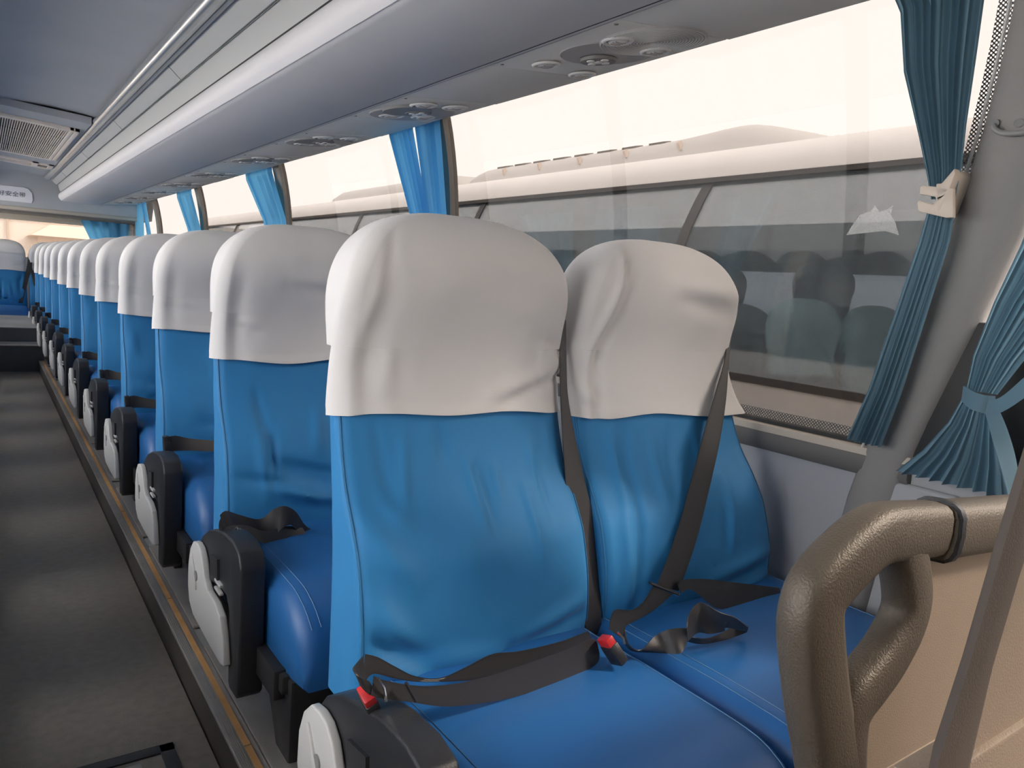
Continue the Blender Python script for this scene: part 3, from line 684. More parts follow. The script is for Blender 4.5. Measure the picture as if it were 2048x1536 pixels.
# ---- belts of the first row, traced on the seat front
def R2(L, pf): return [pf(x, y) for x, y in L]
def front(x, y): return onS(x, y, .905, .335)
def belts_aisle0(root):
    b = MB()
    pf = lambda x, y: onS(x, y, .960, .27)
    A = [(1120, 640), (1119, 730), (1122, 823), (1132, 976), (1143, 1112), (1155, 1210), (1178, 1269), (1194, 1306)]
    B = [(1132, 640), (1133, 730), (1138, 808), (1164, 937), (1194, 1073), (1201, 1190), (1202, 1269), (1197, 1312)]
    ribbon(b, R2(A, pf), R2(B, pf)); s = b.build('shoulder_belt', 'belt', root, ang=60)
    # lap belt, lower strand lying on the cushion
    b = MB(); lo = lambda x, y: onP(x, y, .745, .20, .105)
    A = [(1197, 1300), (1185, 1278), (1130, 1300), (1040, 1332), (940, 1362), (850, 1372), (775, 1362), (748, 1352)]
    B = [(1199, 1308), (1190, 1330), (1120, 1366), (1010, 1398), (900, 1413), (820, 1404), (765, 1397), (742, 1390)]
    ribbon(b, R2(A, lo), R2(B, lo)); l = b.build('lap_belt', 'belt', root, ang=60)
    # upper strand against the backrest
    b = MB(); hi = lambda x, y: onP(x, y, .80, .20, .105)
    A = [(1176, 1262), (1120, 1283), (1040, 1302), (985, 1308), (930, 1335), (880, 1356), (830, 1352), (790, 1333), (755, 1314), (730, 1308)]
    B = [(1192, 1300), (1130, 1320), (1050, 1345), (975, 1358), (920, 1362), (870, 1364), (825, 1363), (785, 1356), (745, 1348), (726, 1372)]
    ribbon(b, R2(A, hi), R2(B, hi)); b.build('lap_belt_return', 'belt', root, ang=60)
    # the turned-over end round the tongue
    b = MB(); p = [(726, 1312, .935), (712, 1328, .915), (706, 1338, .895), (716, 1352, .885), (738, 1362, .885)]
    q = [(732, 1368, .935), (722, 1366, .915), (722, 1372, .895), (738, 1388, .885), (758, 1396, .885)]
    ribbon(b, [onY(x, y, d) for x, y, d in p], [onY(x, y, d) for x, y, d in q]); b.build('belt_loop', 'belt', root, ang=60)
    c = onY(734, 1392, .905); buckle(root, c, onY(728, 1376, .90)-onY(750, 1430, .93))
    b = MB(); a1, a2, a3 = onY(756, 1356, .878), onY(768, 1376, .876), onY(772, 1402, .88); b.tube([a1, a2, a3], .0022, 6); b.build('belt_tongue', 'chrome', root)
    b = MB(); a1, a2 = onY(812, 1366, .870), onY(832, 1402, .868); b.tube([a1, a2], .003, 6); b.build('belt_stop', 'black_plastic', root)
def belts_window0(root):
    b = MB(); pf = lambda x, y: onS(x, y, .840, .385)
    A = [(1454, 664), (1449, 720), (1432, 780), (1412, 850), (1385, 950), (1355, 1060), (1318, 1160), (1312, 1172)]
    B = [(1464, 662), (1458, 720), (1452, 800), (1440, 880), (1418, 980), (1393, 1080), (1362, 1170), (1357, 1182)]
    ribbon(b, R2(A, pf), R2(B, pf)); b.build('shoulder_belt', 'belt', root, ang=60)
    pg = lambda x, y: onS(x, y, .835, .36)
    b = MB(); A = [(1306, 1172), (1285, 1205), (1262, 1220), (1232, 1219), (1222, 1235), (1218, 1258)]
    B = [(1345, 1188), (1318, 1212), (1290, 1232), (1255, 1250), (1250, 1260), (1248, 1280)]
    ribbon(b, R2(A, pg), R2(B, pg)); b.build('belt_lower_run', 'belt', root, ang=60)
    c = MB(); c.tube([pg(1300, 1166), pg(1356, 1188)], .0055, 8, squash=.6); k = c.build('belt_slider', 'black_plastic', root)
    c = MB(); c.tube([pg(1349, 1186), pg(1357, 1189)], .004, 8); c.build('rivet', 'chrome', k)
    # lap part to the wall side
    b = MB(); ph = lambda x, y: onS(x, y, .850, .33)
    A = [(1356, 1170), (1365, 1160), (1410, 1158), (1470, 1165), (1530, 1172), (1560, 1176)]
    B = [(1362, 1186), (1385, 1180), (1430, 1215), (1470, 1218), (1520, 1216), (1560, 1220)]
    ribbon(b, R2(A, ph), R2(B, ph)); b.build('lap_belt', 'belt', root, ang=60)
    # looped slack lying on the cushion
    b = MB(); zc = .385
    A = [(1250, 1262, .43), (1258, 1290, .41), (1282, 1300, .40), (1310, 1272, .41), (1340, 1258, .425), (1374, 1256, .43)]
    B = [(1245, 1275, .41), (1260, 1300, .39), (1300, 1305, .383), (1335, 1307, .385), (1362, 1306, .39), (1374, 1284, .40)]
    ribbon(b, [onZ(x, y, z) for x, y, z in A], [onZ(x, y, z) for x, y, z in B]); b.build('belt_slack', 'belt', root, ang=60)
    b = MB()
    A = [(1374, 1262, .425), (1378, 1230, .45), (1400, 1205, .465), (1440, 1225, .455), (1470, 1235, .445), (1497, 1255, .42)]
    B = [(1374, 1284, .40), (1395, 1266, .41), (1420, 1268, .41), (1448, 1262, .41), (1452, 1255, .42), (1490, 1262, .40)]
    ribbon(b, [onZ(x, y, z) for x, y, z in A], [onZ(x, y, z) for x, y, z in B]); b.build('belt_slack', 'belt', root, ang=60)
    b = MB()
    A = [(1374, 1272, .41), (1410, 1277, .395), (1445, 1265, .395), (1470, 1250, .40), (1497, 1255, .41)]
    B = [(1372, 1282, .39), (1405, 1288, .383), (1450, 1280, .383), (1480, 1270, .385), (1494, 1264, .39)]
    ribbon(b, [onZ(x, y, z) for x, y, z in A], [onZ(x, y, z) for x, y, z in B]); b.build('belt_slack', 'belt', root, ang=60)
    buckle(root, onZ(1214, 1284, .42), (-.3, .2, .5))
    b = MB(); b.tube([onZ(1236, 1264, .44), onZ(1248, 1276, .43), onZ(1250, 1288, .42)], .0022, 6); b.build('belt_tongue', 'chrome', root)
def belts_row1(root, dy):
    b = MB(); g = lambda x, y: onY(x, y, 1.78)
    A = [(440, 1030), (452, 1022), (480, 1030), (520, 1038), (548, 1018), (570, 1012), (592, 1024), (612, 1052), (640, 1064), (680, 1068)]
    B = [(446, 1058), (466, 1052), (486, 1060), (516, 1072), (545, 1082), (560, 1060), (582, 1050), (602, 1070), (640, 1076), (680, 1078)]
    h2 = lambda x, y, d: onY(x, y, d)
    D = [1.76, 1.77, 1.80, 1.80, 1.78, 1.77, 1.77, 1.79, 1.82, 1.83]
    ribbon(b, [h2(x, y, d) for (x, y), d in zip(A, D)], [h2(x, y, d-.01) for (x, y), d in zip(B, D)]); b.build('lap_belt', 'belt', root, ang=60)
    b = MB(); A = [(444, 1032), (438, 1045), (440, 1060), (460, 1052), (490, 1050), (530, 1062), (575, 1052), (605, 1056)]
    B = [(452, 1052), (446, 1066), (462, 1068), (480, 1072), (510, 1080), (540, 1088), (585, 1072), (612, 1068)]
    D = [1.74, 1.735, 1.73, 1.74, 1.75, 1.76, 1.77, 1.78]
    ribbon(b, [h2(x, y, d) for (x, y), d in zip(A, D)], [h2(x, y, d-.01) for (x, y), d in zip(B, D)]); b.build('belt_loop', 'belt', root, ang=60)
    c = onY(452, 1074, 1.735); buckle(root, c, (-.25, .1, .9))
    b = MB(); b.tube([onY(472, 1055, 1.715), onY(476, 1062, 1.715), onY(481, 1058, 1.715)], .004, 6); b.build('belt_tongue', 'chrome', root)
def belts_far(root, seed=0):
    o = ORG[root.name]; x0 = o.x-.245
    b = MB(); A = [(x0-.005, .96, .455), (x0+.02, .95, .462), (x0+.07, .97, .445), (x0+.16, 1.0, .425), (x0+.30, 1.015, .405), (x0+.46, 1.02, .40)]
    B = [(x0-.012, .95, .405), (x0+.015, .94, .412), (x0+.07, .95, .408), (x0+.16, .975, .392), (x0+.30, .99, .380), (x0+.46, 1.0, .378)]
    ribbon(b, A, B, 3); b.build('lap_belt', 'belt', root, ang=60)
    buckle(root, Vector((x0-.008, .95, .452)), (-.1, .05, .95), bm_='black_plastic')

LROW = lambda k, i: 'blue %s seat with white headrest cover in the %s row behind the bronze partition' % (k, ordn[i])
protos = {}
for i in range(12):
    for kind in ('aisle', 'window'):
        lab = LROW(kind, i)
        if i < 2 or (i in (2, 3)):
            if i in (2, 3) and kind == 'window' and i == 3:
                r = copy_tree(protos[('window', 2)])
            else:
                r = make_seat(kind, i, i < 2, lab); protos[(kind, i)] = r
                if i == 0: (belts_aisle0 if kind == 'aisle' else belts_window0)(r)
                elif i == 1 and kind == 'aisle':
                    r.location.y += PITCH; ORG[r.name].y += PITCH; belts_row1(r, PITCH); r.location.y -= PITCH
                elif kind == 'aisle': belts_far(r)
        else:
            r = copy_tree(protos[(kind, 2 if (i % 2 == 0 or kind == 'window') else 3)])
        r.location = (XC[kind], .82+PITCH*i, 0); r['label'] = lab
# pedestals
def pedestal(i):
    t = empty('seat_pedestal', (1.0, .72, 0), 'dark steel pedestal carrying the %s seat row behind the bronze partition' % ordn[i], 'seat frame', 'steel pedestals under the seat rows')
    MB().hexa([(.500, .585, 0), (.565, .585, 0), (.565, .665, 0), (.500, .665, 0), (.492, .56, .205), (.60, .56, .205), (.60, .76, .205), (.492, .76, .205)]).build('leg', 'black_metal', t, bevel=.006)
    MB().box(.48, 1.62, .58, .63, .170, .210).build('cross_beam', 'black_metal', t, bevel=.004)
    MB().box(.48, 1.62, .93, .98, .170, .210).build('cross_beam', 'black_metal', t, bevel=.004)
    MB().box(.470, .50, .60, 1.10, .150, .215).build('side_bracket', 'black_metal', t, bevel=.004)
    MB().box(.468, .58, .48, 1.18, .003, .012).build('floor_rail', 'metal_strip', t, bevel=.002)
    MB().box(.505, .530, .93, .985, .0, .18).build('rear_leg', 'black_metal', t, bevel=.004)
    MB().box(1.58, 1.655, .58, .98, .150, .215).build('wall_bracket', 'black_metal', t, bevel=.004)
    return t
p0 = pedestal(0)
for i in range(1, 12):
    c = copy_tree(p0); c.location.y += PITCH*i; c['label'] = 'dark steel pedestal carrying the %s seat row behind the bronze partition' % ordn[i]
# rows across the aisle, the same seats mirrored
for i in range(12):
    for kind, x in (('aisle', -.345), ('window', -.888)):
        c = copy_tree(protos[(kind, 2 if (i % 2 == 0 or kind == 'window') else 3)])
        c.location = (x, .82+PITCH*i, 0); c.scale = (-1, 1, 1); c['group'] = 'seats across the aisle'
        c['label'] = 'blue %s seat across the aisle, %s row from the windscreen' % (kind, ordn[i])
    c = copy_tree(p0); c.location = (-.613, .72+PITCH*i, 0); c.scale = (-1, 1, 1); c['group'] = 'pedestals across the aisle'
    c['label'] = 'dark steel pedestal across the aisle under the %s seat row' % ordn[i]
tag(MB().box(XL, -.045, Y0, 8.36, -.10, 0).build('floor_platform_left', 'platform', smooth=False), 'raised platform across the aisle', 'floor', kind='structure')
# rear bench seats
benchY = 11.08-1.24
for j, (dx, lab) in enumerate(((-.545, 'blue middle seat of the rear bench facing down the aisle'), (-.03, 'blue rear bench seat beside the middle one'), (.49, 'blue rear bench seat nearest the side windows'))):
    r = empty('coach_seat', (XC['aisle']+dx, .82+benchY, .28), lab, 'seat', 'rear bench seats')
    for ch in protos[('aisle', 2)].children:
        if ch.name.split('.')[0] in ('backrest', 'headrest_cover', 'cushion'):
            c = ch.copy(); COL.objects.link(c); c.parent = r; c.location.z -= .28
    MB_ = MB(); x0 = XC['aisle']+dx-.24; ORG[r.name] = Vector((XC['aisle']+dx, .82+benchY, .28))
    MB_.box(x0, x0+.48, .60+benchY, 1.05+benchY, .05, .22).build('plinth', 'black_plastic', r, bevel=.01)
    if j == 0:
        b = MB(); pf = lambda x, y: onS(x, y, .905+benchY, .32)
        ribbon(b, [pf(56, 508), (pf(54, 530)), pf(48, 560), pf(37, 606)], [pf(62, 508), pf(64, 535), pf(57, 560), pf(45, 606)]); b.build('shoulder_belt', 'belt', r)
        b = MB(); ribbon(b, [pf(60, 535), pf(64, 555), pf(68, 572)], [pf(64, 535), pf(69, 552), pf(72, 570)]); b.build('lap_belt', 'belt', r)

# ================================================================== PARTITION WITH GRAB HANDLE
YP = .42
part_ = empty('partition', (1.2, YP, 0), 'bronze moulded partition with a looped grab handle in front of the first seats', 'partition')
def pp_(x, y, d=0): return onY(x, y, YP+d)
# looped handle: swept rounded-rectangle section along outer centreline, in the plane Y=YP
def sweep(path, wid, dep, n=10, ys=None, closed=False):
    path = [Vector(p) for p in path]; rings = []; N = len(path)
    for i, p in enumerate(path):
        a = path[(i-1) % N] if (closed or i > 0) else p; b = path[(i+1) % N] if (closed or i < N-1) else p
        t = (b-a).normalized(); e1 = Vector((t.z, 0, -t.x)).normalized(); e2 = Vector((0, 1, 0))
        w = wid[i] if isinstance(wid, list) else wid; d = dep
        ring = []
        for k in range(16):
            th = 2*math.pi*k/16; cs, sn = math.cos(th), math.sin(th)
            ring.append(p+e1*math.copysign(abs(cs)**.62, cs)*w/2+e2*math.copysign(abs(sn)**.62, sn)*d/2)
        rings.append(ring)
    if closed: rings.append(rings[0])
    return MB().loft(rings, True, not closed, not closed)
outer_px = [(1665, 1590), (1648, 1480), (1632, 1380), (1621, 1260), (1626, 1205), (1646, 1165), (1700, 1108), (1738, 1076), (1772, 1064), (1862, 1056)]
pa = catmull([pp_(x, y) for x, y in outer_px], 6)
sweep(pa, [.080-.014*i/(len(pa)-1) for i in range(len(pa))], .050).build('grab_handle', 'bronze', part_, ang=60)
inner_px = [(1796, 1075), (1808, 1130), (1814, 1195), (1800, 1250), (1768, 1310), (1735, 1355), (1700, 1400), (1682, 1450), (1676, 1560)]
pb = catmull([pp_(x, y) for x, y in inner_px], 6)
sweep(pb, [.056+.012*i/(len(pb)-1) for i in range(len(pb))], .046).build('handle_web', 'bronze', part_, ang=60)
tr_ = catmull([pp_(1866, 1060), pp_(1935, 1052), pp_(2010, 1043), pp_(2120, 1030), pp_(2300, 1005)], 4)
sweep(tr_, .070, .056).build('top_rail', 'bronze', part_, ang=60)
j0, j1 = pp_(1868, 1059), pp_(1876, 1058)
sweep([j0, j1], .078, .064).build('rail_collar', 'black_plastic', part_, ang=60)
# panel filling below the rail
pout = [(1812, 1100), (1840, 1120), (1960, 1095), (2100, 1080), (2300, 1055), (2300, 1700), (1640, 1700), (1655, 1470), (1700, 1408), (1760, 1365), (1812, 1300), (1846, 1215), (1836, 1140)]
poly = [pp_(x, y) for x, y in pout]
MB().loft([[Vector((p.x, YP+.004, p.z)) for p in poly], [Vector((p.x, YP+.020, p.z)) for p in poly]], True, True, True).build('panel', 'tan_panel', part_, smooth=False)
lowx0, lowx1 = poly[6].x, poly[5].x
MB().box(lowx0+.04, 1.62, YP+.002, YP+.022, 0, .46).build('lower_panel', 'tan_panel', part_, bevel=.003)
MB().tube([(lowx0+.03, YP+.012, 0), (lowx0+.03, YP+.012, .5)], .028, 12).build('foot_post', 'bronze', part_)
# slanting stairwell post nearer the door
Y2 = .22
sp_ = empty('stairwell_panel', (.65, Y2, 0), 'taupe slanted post and tan panel beside the stairwell, in front of the partition', 'panel')
def p2(x, y, d=0): return onY(x, y, Y2+d)
lf = [(2110, 690), (2048, 893), (1990, 1085), (1925, 1310), (1852, 1536), (1820, 1640)]
rt = [(2190, 800), (2110, 990), (2048, 1178), (2000, 1340), (1958, 1536), (1940, 1640)]
mb = MB(); rings = []
for (a, b), (c, d) in zip(lf, rt):
    pk = onY(a, b, Y2+.025); p, q = onY(a+14, b+4, Y2-.008), onY(c, d, Y2-.008); m1 = p.lerp(q, .25); m2 = p.lerp(q, .7); nY = Vector((0, -1, 0))
    rings.append([pk, pk.lerp(p, .75), p.lerp(q, .06), m1+nY*.003, m2+nY*.001, q+Vector((0, .006, 0)), q+Vector((0, .025, 0))])
mb.loft(rings, True, True, True).build('post', 'taupe_post', sp_, ang=50)
poly = [p2(x, y) for x, y in rt]+[p2(2230, 1640), p2(2260, 850)]
MB().loft([[Vector((p.x, Y2+.006, p.z)) for p in poly], [Vector((p.x, Y2+.026, p.z)) for p in poly]], True, True, True).build('panel', 'tan_panel', sp_, smooth=False)
bx0 = p2(1835, 1640).x; MB().box(bx0+.015, p2(2230, 1640).x, Y2, Y2+.03, 0, p2(1835, 1640).z+.02).build('lower_panel', 'tan_panel', sp_, bevel=.004)

# ================================================================== CURTAINS
def curtain(name, rows, npl, m, label, group=None, amp=.012, n=None, cat='curtain', parent=None, phase=0, th=0):
    # rows: (z, xa, ya, xb, yb, amp) from top to bottom; pleats run between the two edges
    n = n or npl*8; K_ = 8; out = []
    for (r0, r1) in zip(rows, rows[1:]):
        for k in range(K_):
            t = k/K_; t = t*t*(3-2*t)*.4+t*.6; out.append([a+(b-a)*t for a, b in zip(r0, r1)])
    out.append(list(rows[-1])); mb = MB(); rr = []
    for r in out:
        z, xa, ya, xb, yb, am = r; d = Vector((xb-xa, yb-ya, 0)); dl = d.length or 1e-6; nr = Vector((-d.y, d.x, 0))/dl; row = []
        for i in range(n+1):
            s = i/n; w = math.sin(2*math.pi*npl*s+phase)+.35*math.sin(2*math.pi*npl*2.3*s+1.1+phase)
            p = Vector((xa, ya, z))+d*s+nr*am*w; p.y += .10*dl/npl*math.cos(2*math.pi*npl*s+phase)
            row.append(p)
        rr.append(row)
    mb.loft(rr, False)
    o = mb.build(name, m, parent, ang=80)
    return tag(o, label, cat, group) if parent is None else o
xw = lambda z, d: wall_x(z)-d
def cx(x, y, d=.075): return onX(x, y, XW-d)
# near window curtain, pinched by the clip
def crow(z, pa, pb, am, d=.075):
    a, b = cx(*pa, d), cx(*pb, d); return (z if z is not None else (a.z+b.z)/2, a.x, a.y, b.x, b.y, am)
rows = [(1.78, 1.55, .975, 1.55, .735, .012), crow(None, (1803, 5), (1972, 0), .012), crow(None, (1808, 140), (1955, 120), .011), crow(None, (1835, 260), (1935, 250), .008), crow(None, (1852, 340), (1925, 335), .005), crow(None, (1862, 400), (1912, 395), .0035)]
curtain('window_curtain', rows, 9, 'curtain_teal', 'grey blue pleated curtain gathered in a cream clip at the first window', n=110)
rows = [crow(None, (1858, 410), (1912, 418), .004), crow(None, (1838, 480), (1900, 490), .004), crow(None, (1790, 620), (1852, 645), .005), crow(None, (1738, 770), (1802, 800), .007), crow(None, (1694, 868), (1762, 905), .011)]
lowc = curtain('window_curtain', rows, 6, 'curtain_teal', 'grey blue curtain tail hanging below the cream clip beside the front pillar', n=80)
# clip
cl = empty('curtain_clip', cx(1895, 395, .09), 'cream plastic clip holding the first window curtain to the front pillar', 'clip')
def cl_pt(x, y, d): return onX(x, y, XW-d)
def plate(pts, d0, d1, name, m, par, bev=.003):
    MB().loft([[cl_pt(x, y, d0) for x, y in pts], [cl_pt(x, y, d0)+Vector((-(d1-d0), 0, 0)) for x, y in pts]], True, True, True).build(name, m, par, bevel=bev)
plate([(1850, 372), (1912, 378), (1912, 436), (1898, 437), (1842, 424), (1840, 408), (1842, 402), (1872, 409), (1878, 402), (1876, 395), (1845, 390), (1846, 374)], .088, .100, 'front_plate', 'cream_plastic', cl)
plate([(1905, 376), (1916, 376), (1942, 346), (1944, 356), (1916, 430), (1905, 436)], .03, .100, 'return_leg', 'cream_plastic', cl)
# coat hook on the pillar
hk = empty('coat_hook', onX(1990, 250, XW-.04), 'dark curved hook fixed to the front pillar', 'hook')
b = MB(); b.tube(catmull([onX(1988, 246, XW-.05), onX(1990, 258, XW-.062), onX(2005, 266, XW-.066), (onX(2030, 266, XW-.066)), onX(2060, 262, XW-.06), onX(2070, 250, XW-.05)], 5), .0055, 8); b.build('hook_bar', 'grey_plastic_dark', hk)
for q in ((1989, 247), (2037, 246)):
    b = MB(); b.tube([onX(*q, XW-.036), onX(*q, XW-.058)], .008, 12); b.build('stud', 'grey_plastic_dark', hk)
# front curtain with tie
ft = empty('tied_curtain', onX(1950, 900, XW-.12), 'teal blue pleated curtain tied with a band beside the front pillar', 'curtain')
def frow(pa, pb, am): a, b = onX(*pa, XW-.12), onX(*pb, XW-.12); return ((a.z+b.z)/2, a.x, a.y, b.x, b.y, am)
_r = frow((2100, 330), (2420, 330), .014)
rows = [(1.76, 1.55, _r[2]-.05, 1.55, _r[4]-.10, .016), _r, frow((2040, 500), (2290, 480), .013), frow((1985, 620), (2150, 600), .010), frow((1945, 720), (2050, 715), .007), frow((1932, 780), (1996, 790), .004)]
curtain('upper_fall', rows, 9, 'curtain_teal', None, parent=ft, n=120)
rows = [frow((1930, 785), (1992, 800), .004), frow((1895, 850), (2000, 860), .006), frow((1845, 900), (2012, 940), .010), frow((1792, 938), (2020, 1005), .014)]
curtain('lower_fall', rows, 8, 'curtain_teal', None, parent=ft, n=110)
b = MB(); t3 = lambda x, y, d: onX(x, y, XW-d)
ribbon(b, [t3(1928, 772, .128), t3(1945, 782, .142), t3(1968, 790, .140), t3(1990, 792, .125)], [t3(1924, 802, .128), t3(1942, 818, .142), t3(1962, 824, .140), t3(1988, 822, .125)], th=.003); b.build('tie_band', 'curtain_teal', ft)
b = MB(); ribbon(b, [t3(1962, 800, .138), t3(2000, 795, .13), t3(2060, 745, .12), t3(2120, 700, .11)], [t3(1962, 826, .138), t3(2004, 824, .13), t3(2080, 775, .12), t3(2150, 735, .11)], th=.002); b.build('lining_upper', 'curtain_teal', ft)
b = MB(); ribbon(b, [t3(1968, 818, .136), t3(1985, 880, .14), t3(2005, 950, .14), t3(2018, 1000, .14)], [t3(1995, 812, .13), t3(2015, 860, .12), t3(2032, 920, .11), t3(2040, 985, .11)], th=.002); b.build('lining_lower', 'curtain_teal', ft)
# curtains further back
def wcur(pts_top, pts_bot, label, npl=4, am=.016, m='curtain', zlow=.80):
    a, b = onX(*pts_top[0], XW-.09), onX(*pts_top[1], XW-.09); c, d = onX(*pts_bot[0], XW-.09), onX(*pts_bot[1], XW-.09)
    ext = (zlow-c.z)/(c.z-a.z)*.35
    rows = [(1.74, a.x-.01, a.y+.01, b.x-.01, b.y, am), ((a.z+b.z)/2, a.x, a.y, b.x, b.y, am), ((c.z+d.z)/2, c.x, c.y, d.x, d.y, am*.8), (zlow, c.x, c.y+(c.y-a.y)*ext, d.x, d.y+(d.y-b.y)*ext, am*.6)]
    return curtain('window_curtain', rows, npl, m, label, 'blue curtains along the side windows')
wcur([(778, 272), (826, 262)], [(820, 432), (856, 432)], 'blue curtain with white gap beside it, farther panel at the first dark pillar')
wcur([(830, 260), (880, 250)], [(853, 432), (893, 434)], 'bright blue curtain panel right against the first dark pillar')
wcur([(492, 360), (545, 345)], [(527, 440), (572, 442)], 'blue curtain beside the second dark pillar')
wcur([(354, 396), (384, 388)], [(376, 460), (402, 460)], 'blue curtain beside the third dark pillar', 3)
wcur([(270, 417), (289, 414)], [(271, 468), (290, 468)], 'straight blue curtain panel at the fourth dark pillar', 2)
wcur([(286, 415), (292, 413)], [(293, 466), (302, 466)], 'slanting blue curtain panel at the fourth dark pillar', 2)
wcur([(226, 432), (238, 430)], [(234, 470), (248, 470)], 'blue curtain beside the last side window pillar', 2)
rows = [(1.52, 1.02, 11.30, 1.62, 11.30, .02), (1.3, 1.12, 11.30, 1.6, 11.30, .02), (1.0, 1.25, 11.30, 1.55, 11.30, .015)]
curtain('rear_curtain', rows, 4, 'curtain', 'blue curtain in the corner of the rear window')
# rods
rod = MB(); rod.tube([(XW-.085, .72, 1.765), (XW-.085, 11.2, 1.765)], .006, 8); tag(rod.build('curtain_rod', 'grey_plastic_dark'), 'thin curtain rod hidden behind the rack edge', 'rod')
# torn sticker residue on the first pane
rp = [(1694, 470), (1705, 452), (1722, 430), (1745, 422), (1752, 412), (1760, 424), (1775, 420), (1788, 412), (1783, 430), (1792, 445), (1798, 470), (1770, 462), (1730, 466)]
pts = [onX(x, y, wall_x(1.2)+.0115) for x, y in rp]; mb = MB()
mb.loft([[Vector((wall_x(p.z)+.0112, p.y, p.z)) for p in pts], [Vector((wall_x(p.z)+.0095, p.y, p.z)) for p in pts]], True, True, True)
residue_m = bpy.data.materials.new('residue_film'); residue_m.use_nodes = True
_nt = residue_m.node_tree; _b = _nt.nodes['Principled BSDF']; _b.inputs['Base Color'].default_value = (.8, .8, .79, 1)
_n = _nt.nodes.new('ShaderNodeTexNoise'); _n.inputs['Scale'].default_value = 60; _mr = _nt.nodes.new('ShaderNodeMapRange'); _mr.inputs[1].default_value = .3; _mr.inputs[2].default_value = .7; _mr.inputs[3].default_value = .08; _mr.inputs[4].default_value = .42
_nt.links.new(_n.outputs[0], _mr.inputs[0]); _nt.links.new(_mr.outputs[0], _b.inputs['Alpha']); M['residue_film'] = residue_m
rs = mb.build('sticker_residue', 'residue_film', win[0], smooth=False)
rs['label'] = 'torn white sticker residue'

# ================================================================== OUTSIDE
tag(MB().box(-60, 80, -40, 140, -1.25, -1.2).build('ground', 'asphalt', smooth=False), 'pale asphalt yard outside the coach', 'ground', kind='structure')
BX = 3.0
bus = empty('parked_coach', (4.25, 6, -1.2), 'white coach parked alongside, seen through the windows', 'bus')
BY0, BY1 = -3.5, 14.5
MB().prism([(BX-.10, -.8), (BX-.10, .655), (BX-.06, .655), (BX-.06, -.8)], 'y', BY0, BY1).build('lower_body', 'bus_white', bus)
MB().prism([(BX-.104, .655), (BX-.104, .69), (BX-.06, .69), (BX-.06, .655)], 'y', BY0, BY1).build('window_seal', 'bus_line', bus)
roofp = [(BX+.0, 1.625), (BX+.02, 1.68), (BX+.10, 1.75), (BX+.30, 1.83), (BX+.6, 1.885), (BX+1.25, 1.92), (BX+1.9, 1.885), (BX+2.4, 1.75), (BX+2.5, 1.62), (BX+2.4, 1.60), (BX+1.25, 1.86), (BX+.05, 1.61)]
MB().prism(roofp, 'y', BY0, BY1).build('roof', 'bus_white', bus, ang=50)
MB().box(BX-.012, BX+.02, BY0, BY1, 1.605, 1.628).build('drip_rail', 'bus_line', bus, smooth=False)
MB().box(BX+2.42, BX+2.46, BY0, BY1, -.8, .68).build('far_side', 'bus_white', bus, smooth=False)
MB().box(BX+.04, BX+2.42, BY0, BY1, -.30, -.25).build('inner_floor', 'bus_inner', bus, smooth=False)
for y in (BY0, BY1): MB().box(BX, BX+2.46, y-.02, y+.02, -.8, 1.7).build('end_wall', 'bus_white', bus, smooth=False)
MB().prism([(BX+1.9, 1.26), (BX+1.85, 1.33), (BX+1.85, 1.68), (BX+2.42, 1.68), (BX+2.42, 1.3)], 'y', BY0+.1, BY1-.1).build('inner_rack', 'bus_rack', bus)
MB().box(BX+2.43, BX+2.436, BY0, BY1, .68, 1.62).build('far_window_pane', 'bus_far_glass', bus, smooth=False)
# slanting pillars and panes
PYS = [-2.9, -.6, 2.62, 4.72, 6.9, 9.1, 11.3, 13.6]
def bgx(z): return BX-.10+lerp_tab([(.6, 0), (1.1, .004), (1.3, .022), (1.45, .055), (1.62, .115)], z)
def slant(z): return -.22*(z-1.62)+.18*max(0, 1.3-z)*0
for k, y in enumerate(PYS):
    zz = [.69+(1.61-.69)*i/8 for i in range(9)]
    MB().loft([[(bgx(z)-.004, y+slant(z)-.012, z), (bgx(z)-.004, y+slant(z)+.05, z), (bgx(z)+.03, y+slant(z)+.05, z), (bgx(z)+.03, y+slant(z)-.012, z)] for z in zz], True, True, True).build('pillar', 'bus_line', bus)
    if k < len(PYS)-1:
        y2 = PYS[k+1]
        MB().loft([[(bgx(z)+.002, y+slant(z)+.05, z), (bgx(z)+.002, y2+slant(z)-.012, z), (bgx(z)+.008, y2+slant(z)-.012, z), (bgx(z)+.008, y+slant(z)+.05, z)] for z in zz], True, True, True).build('window_pane', 'bus_glass', bus, smooth=False)
# roof air conditioner pods
def pod(y0, y1, tip, name):
    mb = MB(); rings = []
    sec = [(-.62, 0), (-.60, .09), (-.52, .16), (-.40, .20), (0, .225), (.40, .20), (.52, .16), (.60, .09), (.62, 0)]
    ys = []
    for i in range(9): t = i/8; ys.append((y0+tip*t, math.sin(t*math.pi/2)**.9, .45+.55*math.sin(t*math.pi/2)))
    if tip > .6: ys = [(y, h*(1+.16*math.exp(-((y-y0-tip)/.35)**2)), w) for y, h, w in ys]+[(y0+tip+q, 1+.16*math.exp(-(q/.35)**2), 1) for q in (.15, .3, .45, .6, .8)]
    ys.append((y1-.3, 1, 1)); ys.append((y1-.12, .85, .97)); ys.append((y1, .25, .93))
    for y, h, w in ys: rings.append([(BX+1.25+x*w, y, 1.845+z*h+.02) for x, z in sec])
    mb.loft(rings, True, True, True); p = mb.build(name, 'bus_pod', bus, ang=45)
    return p
pd = pod(2.35, 6.15, .80, 'roof_unit')
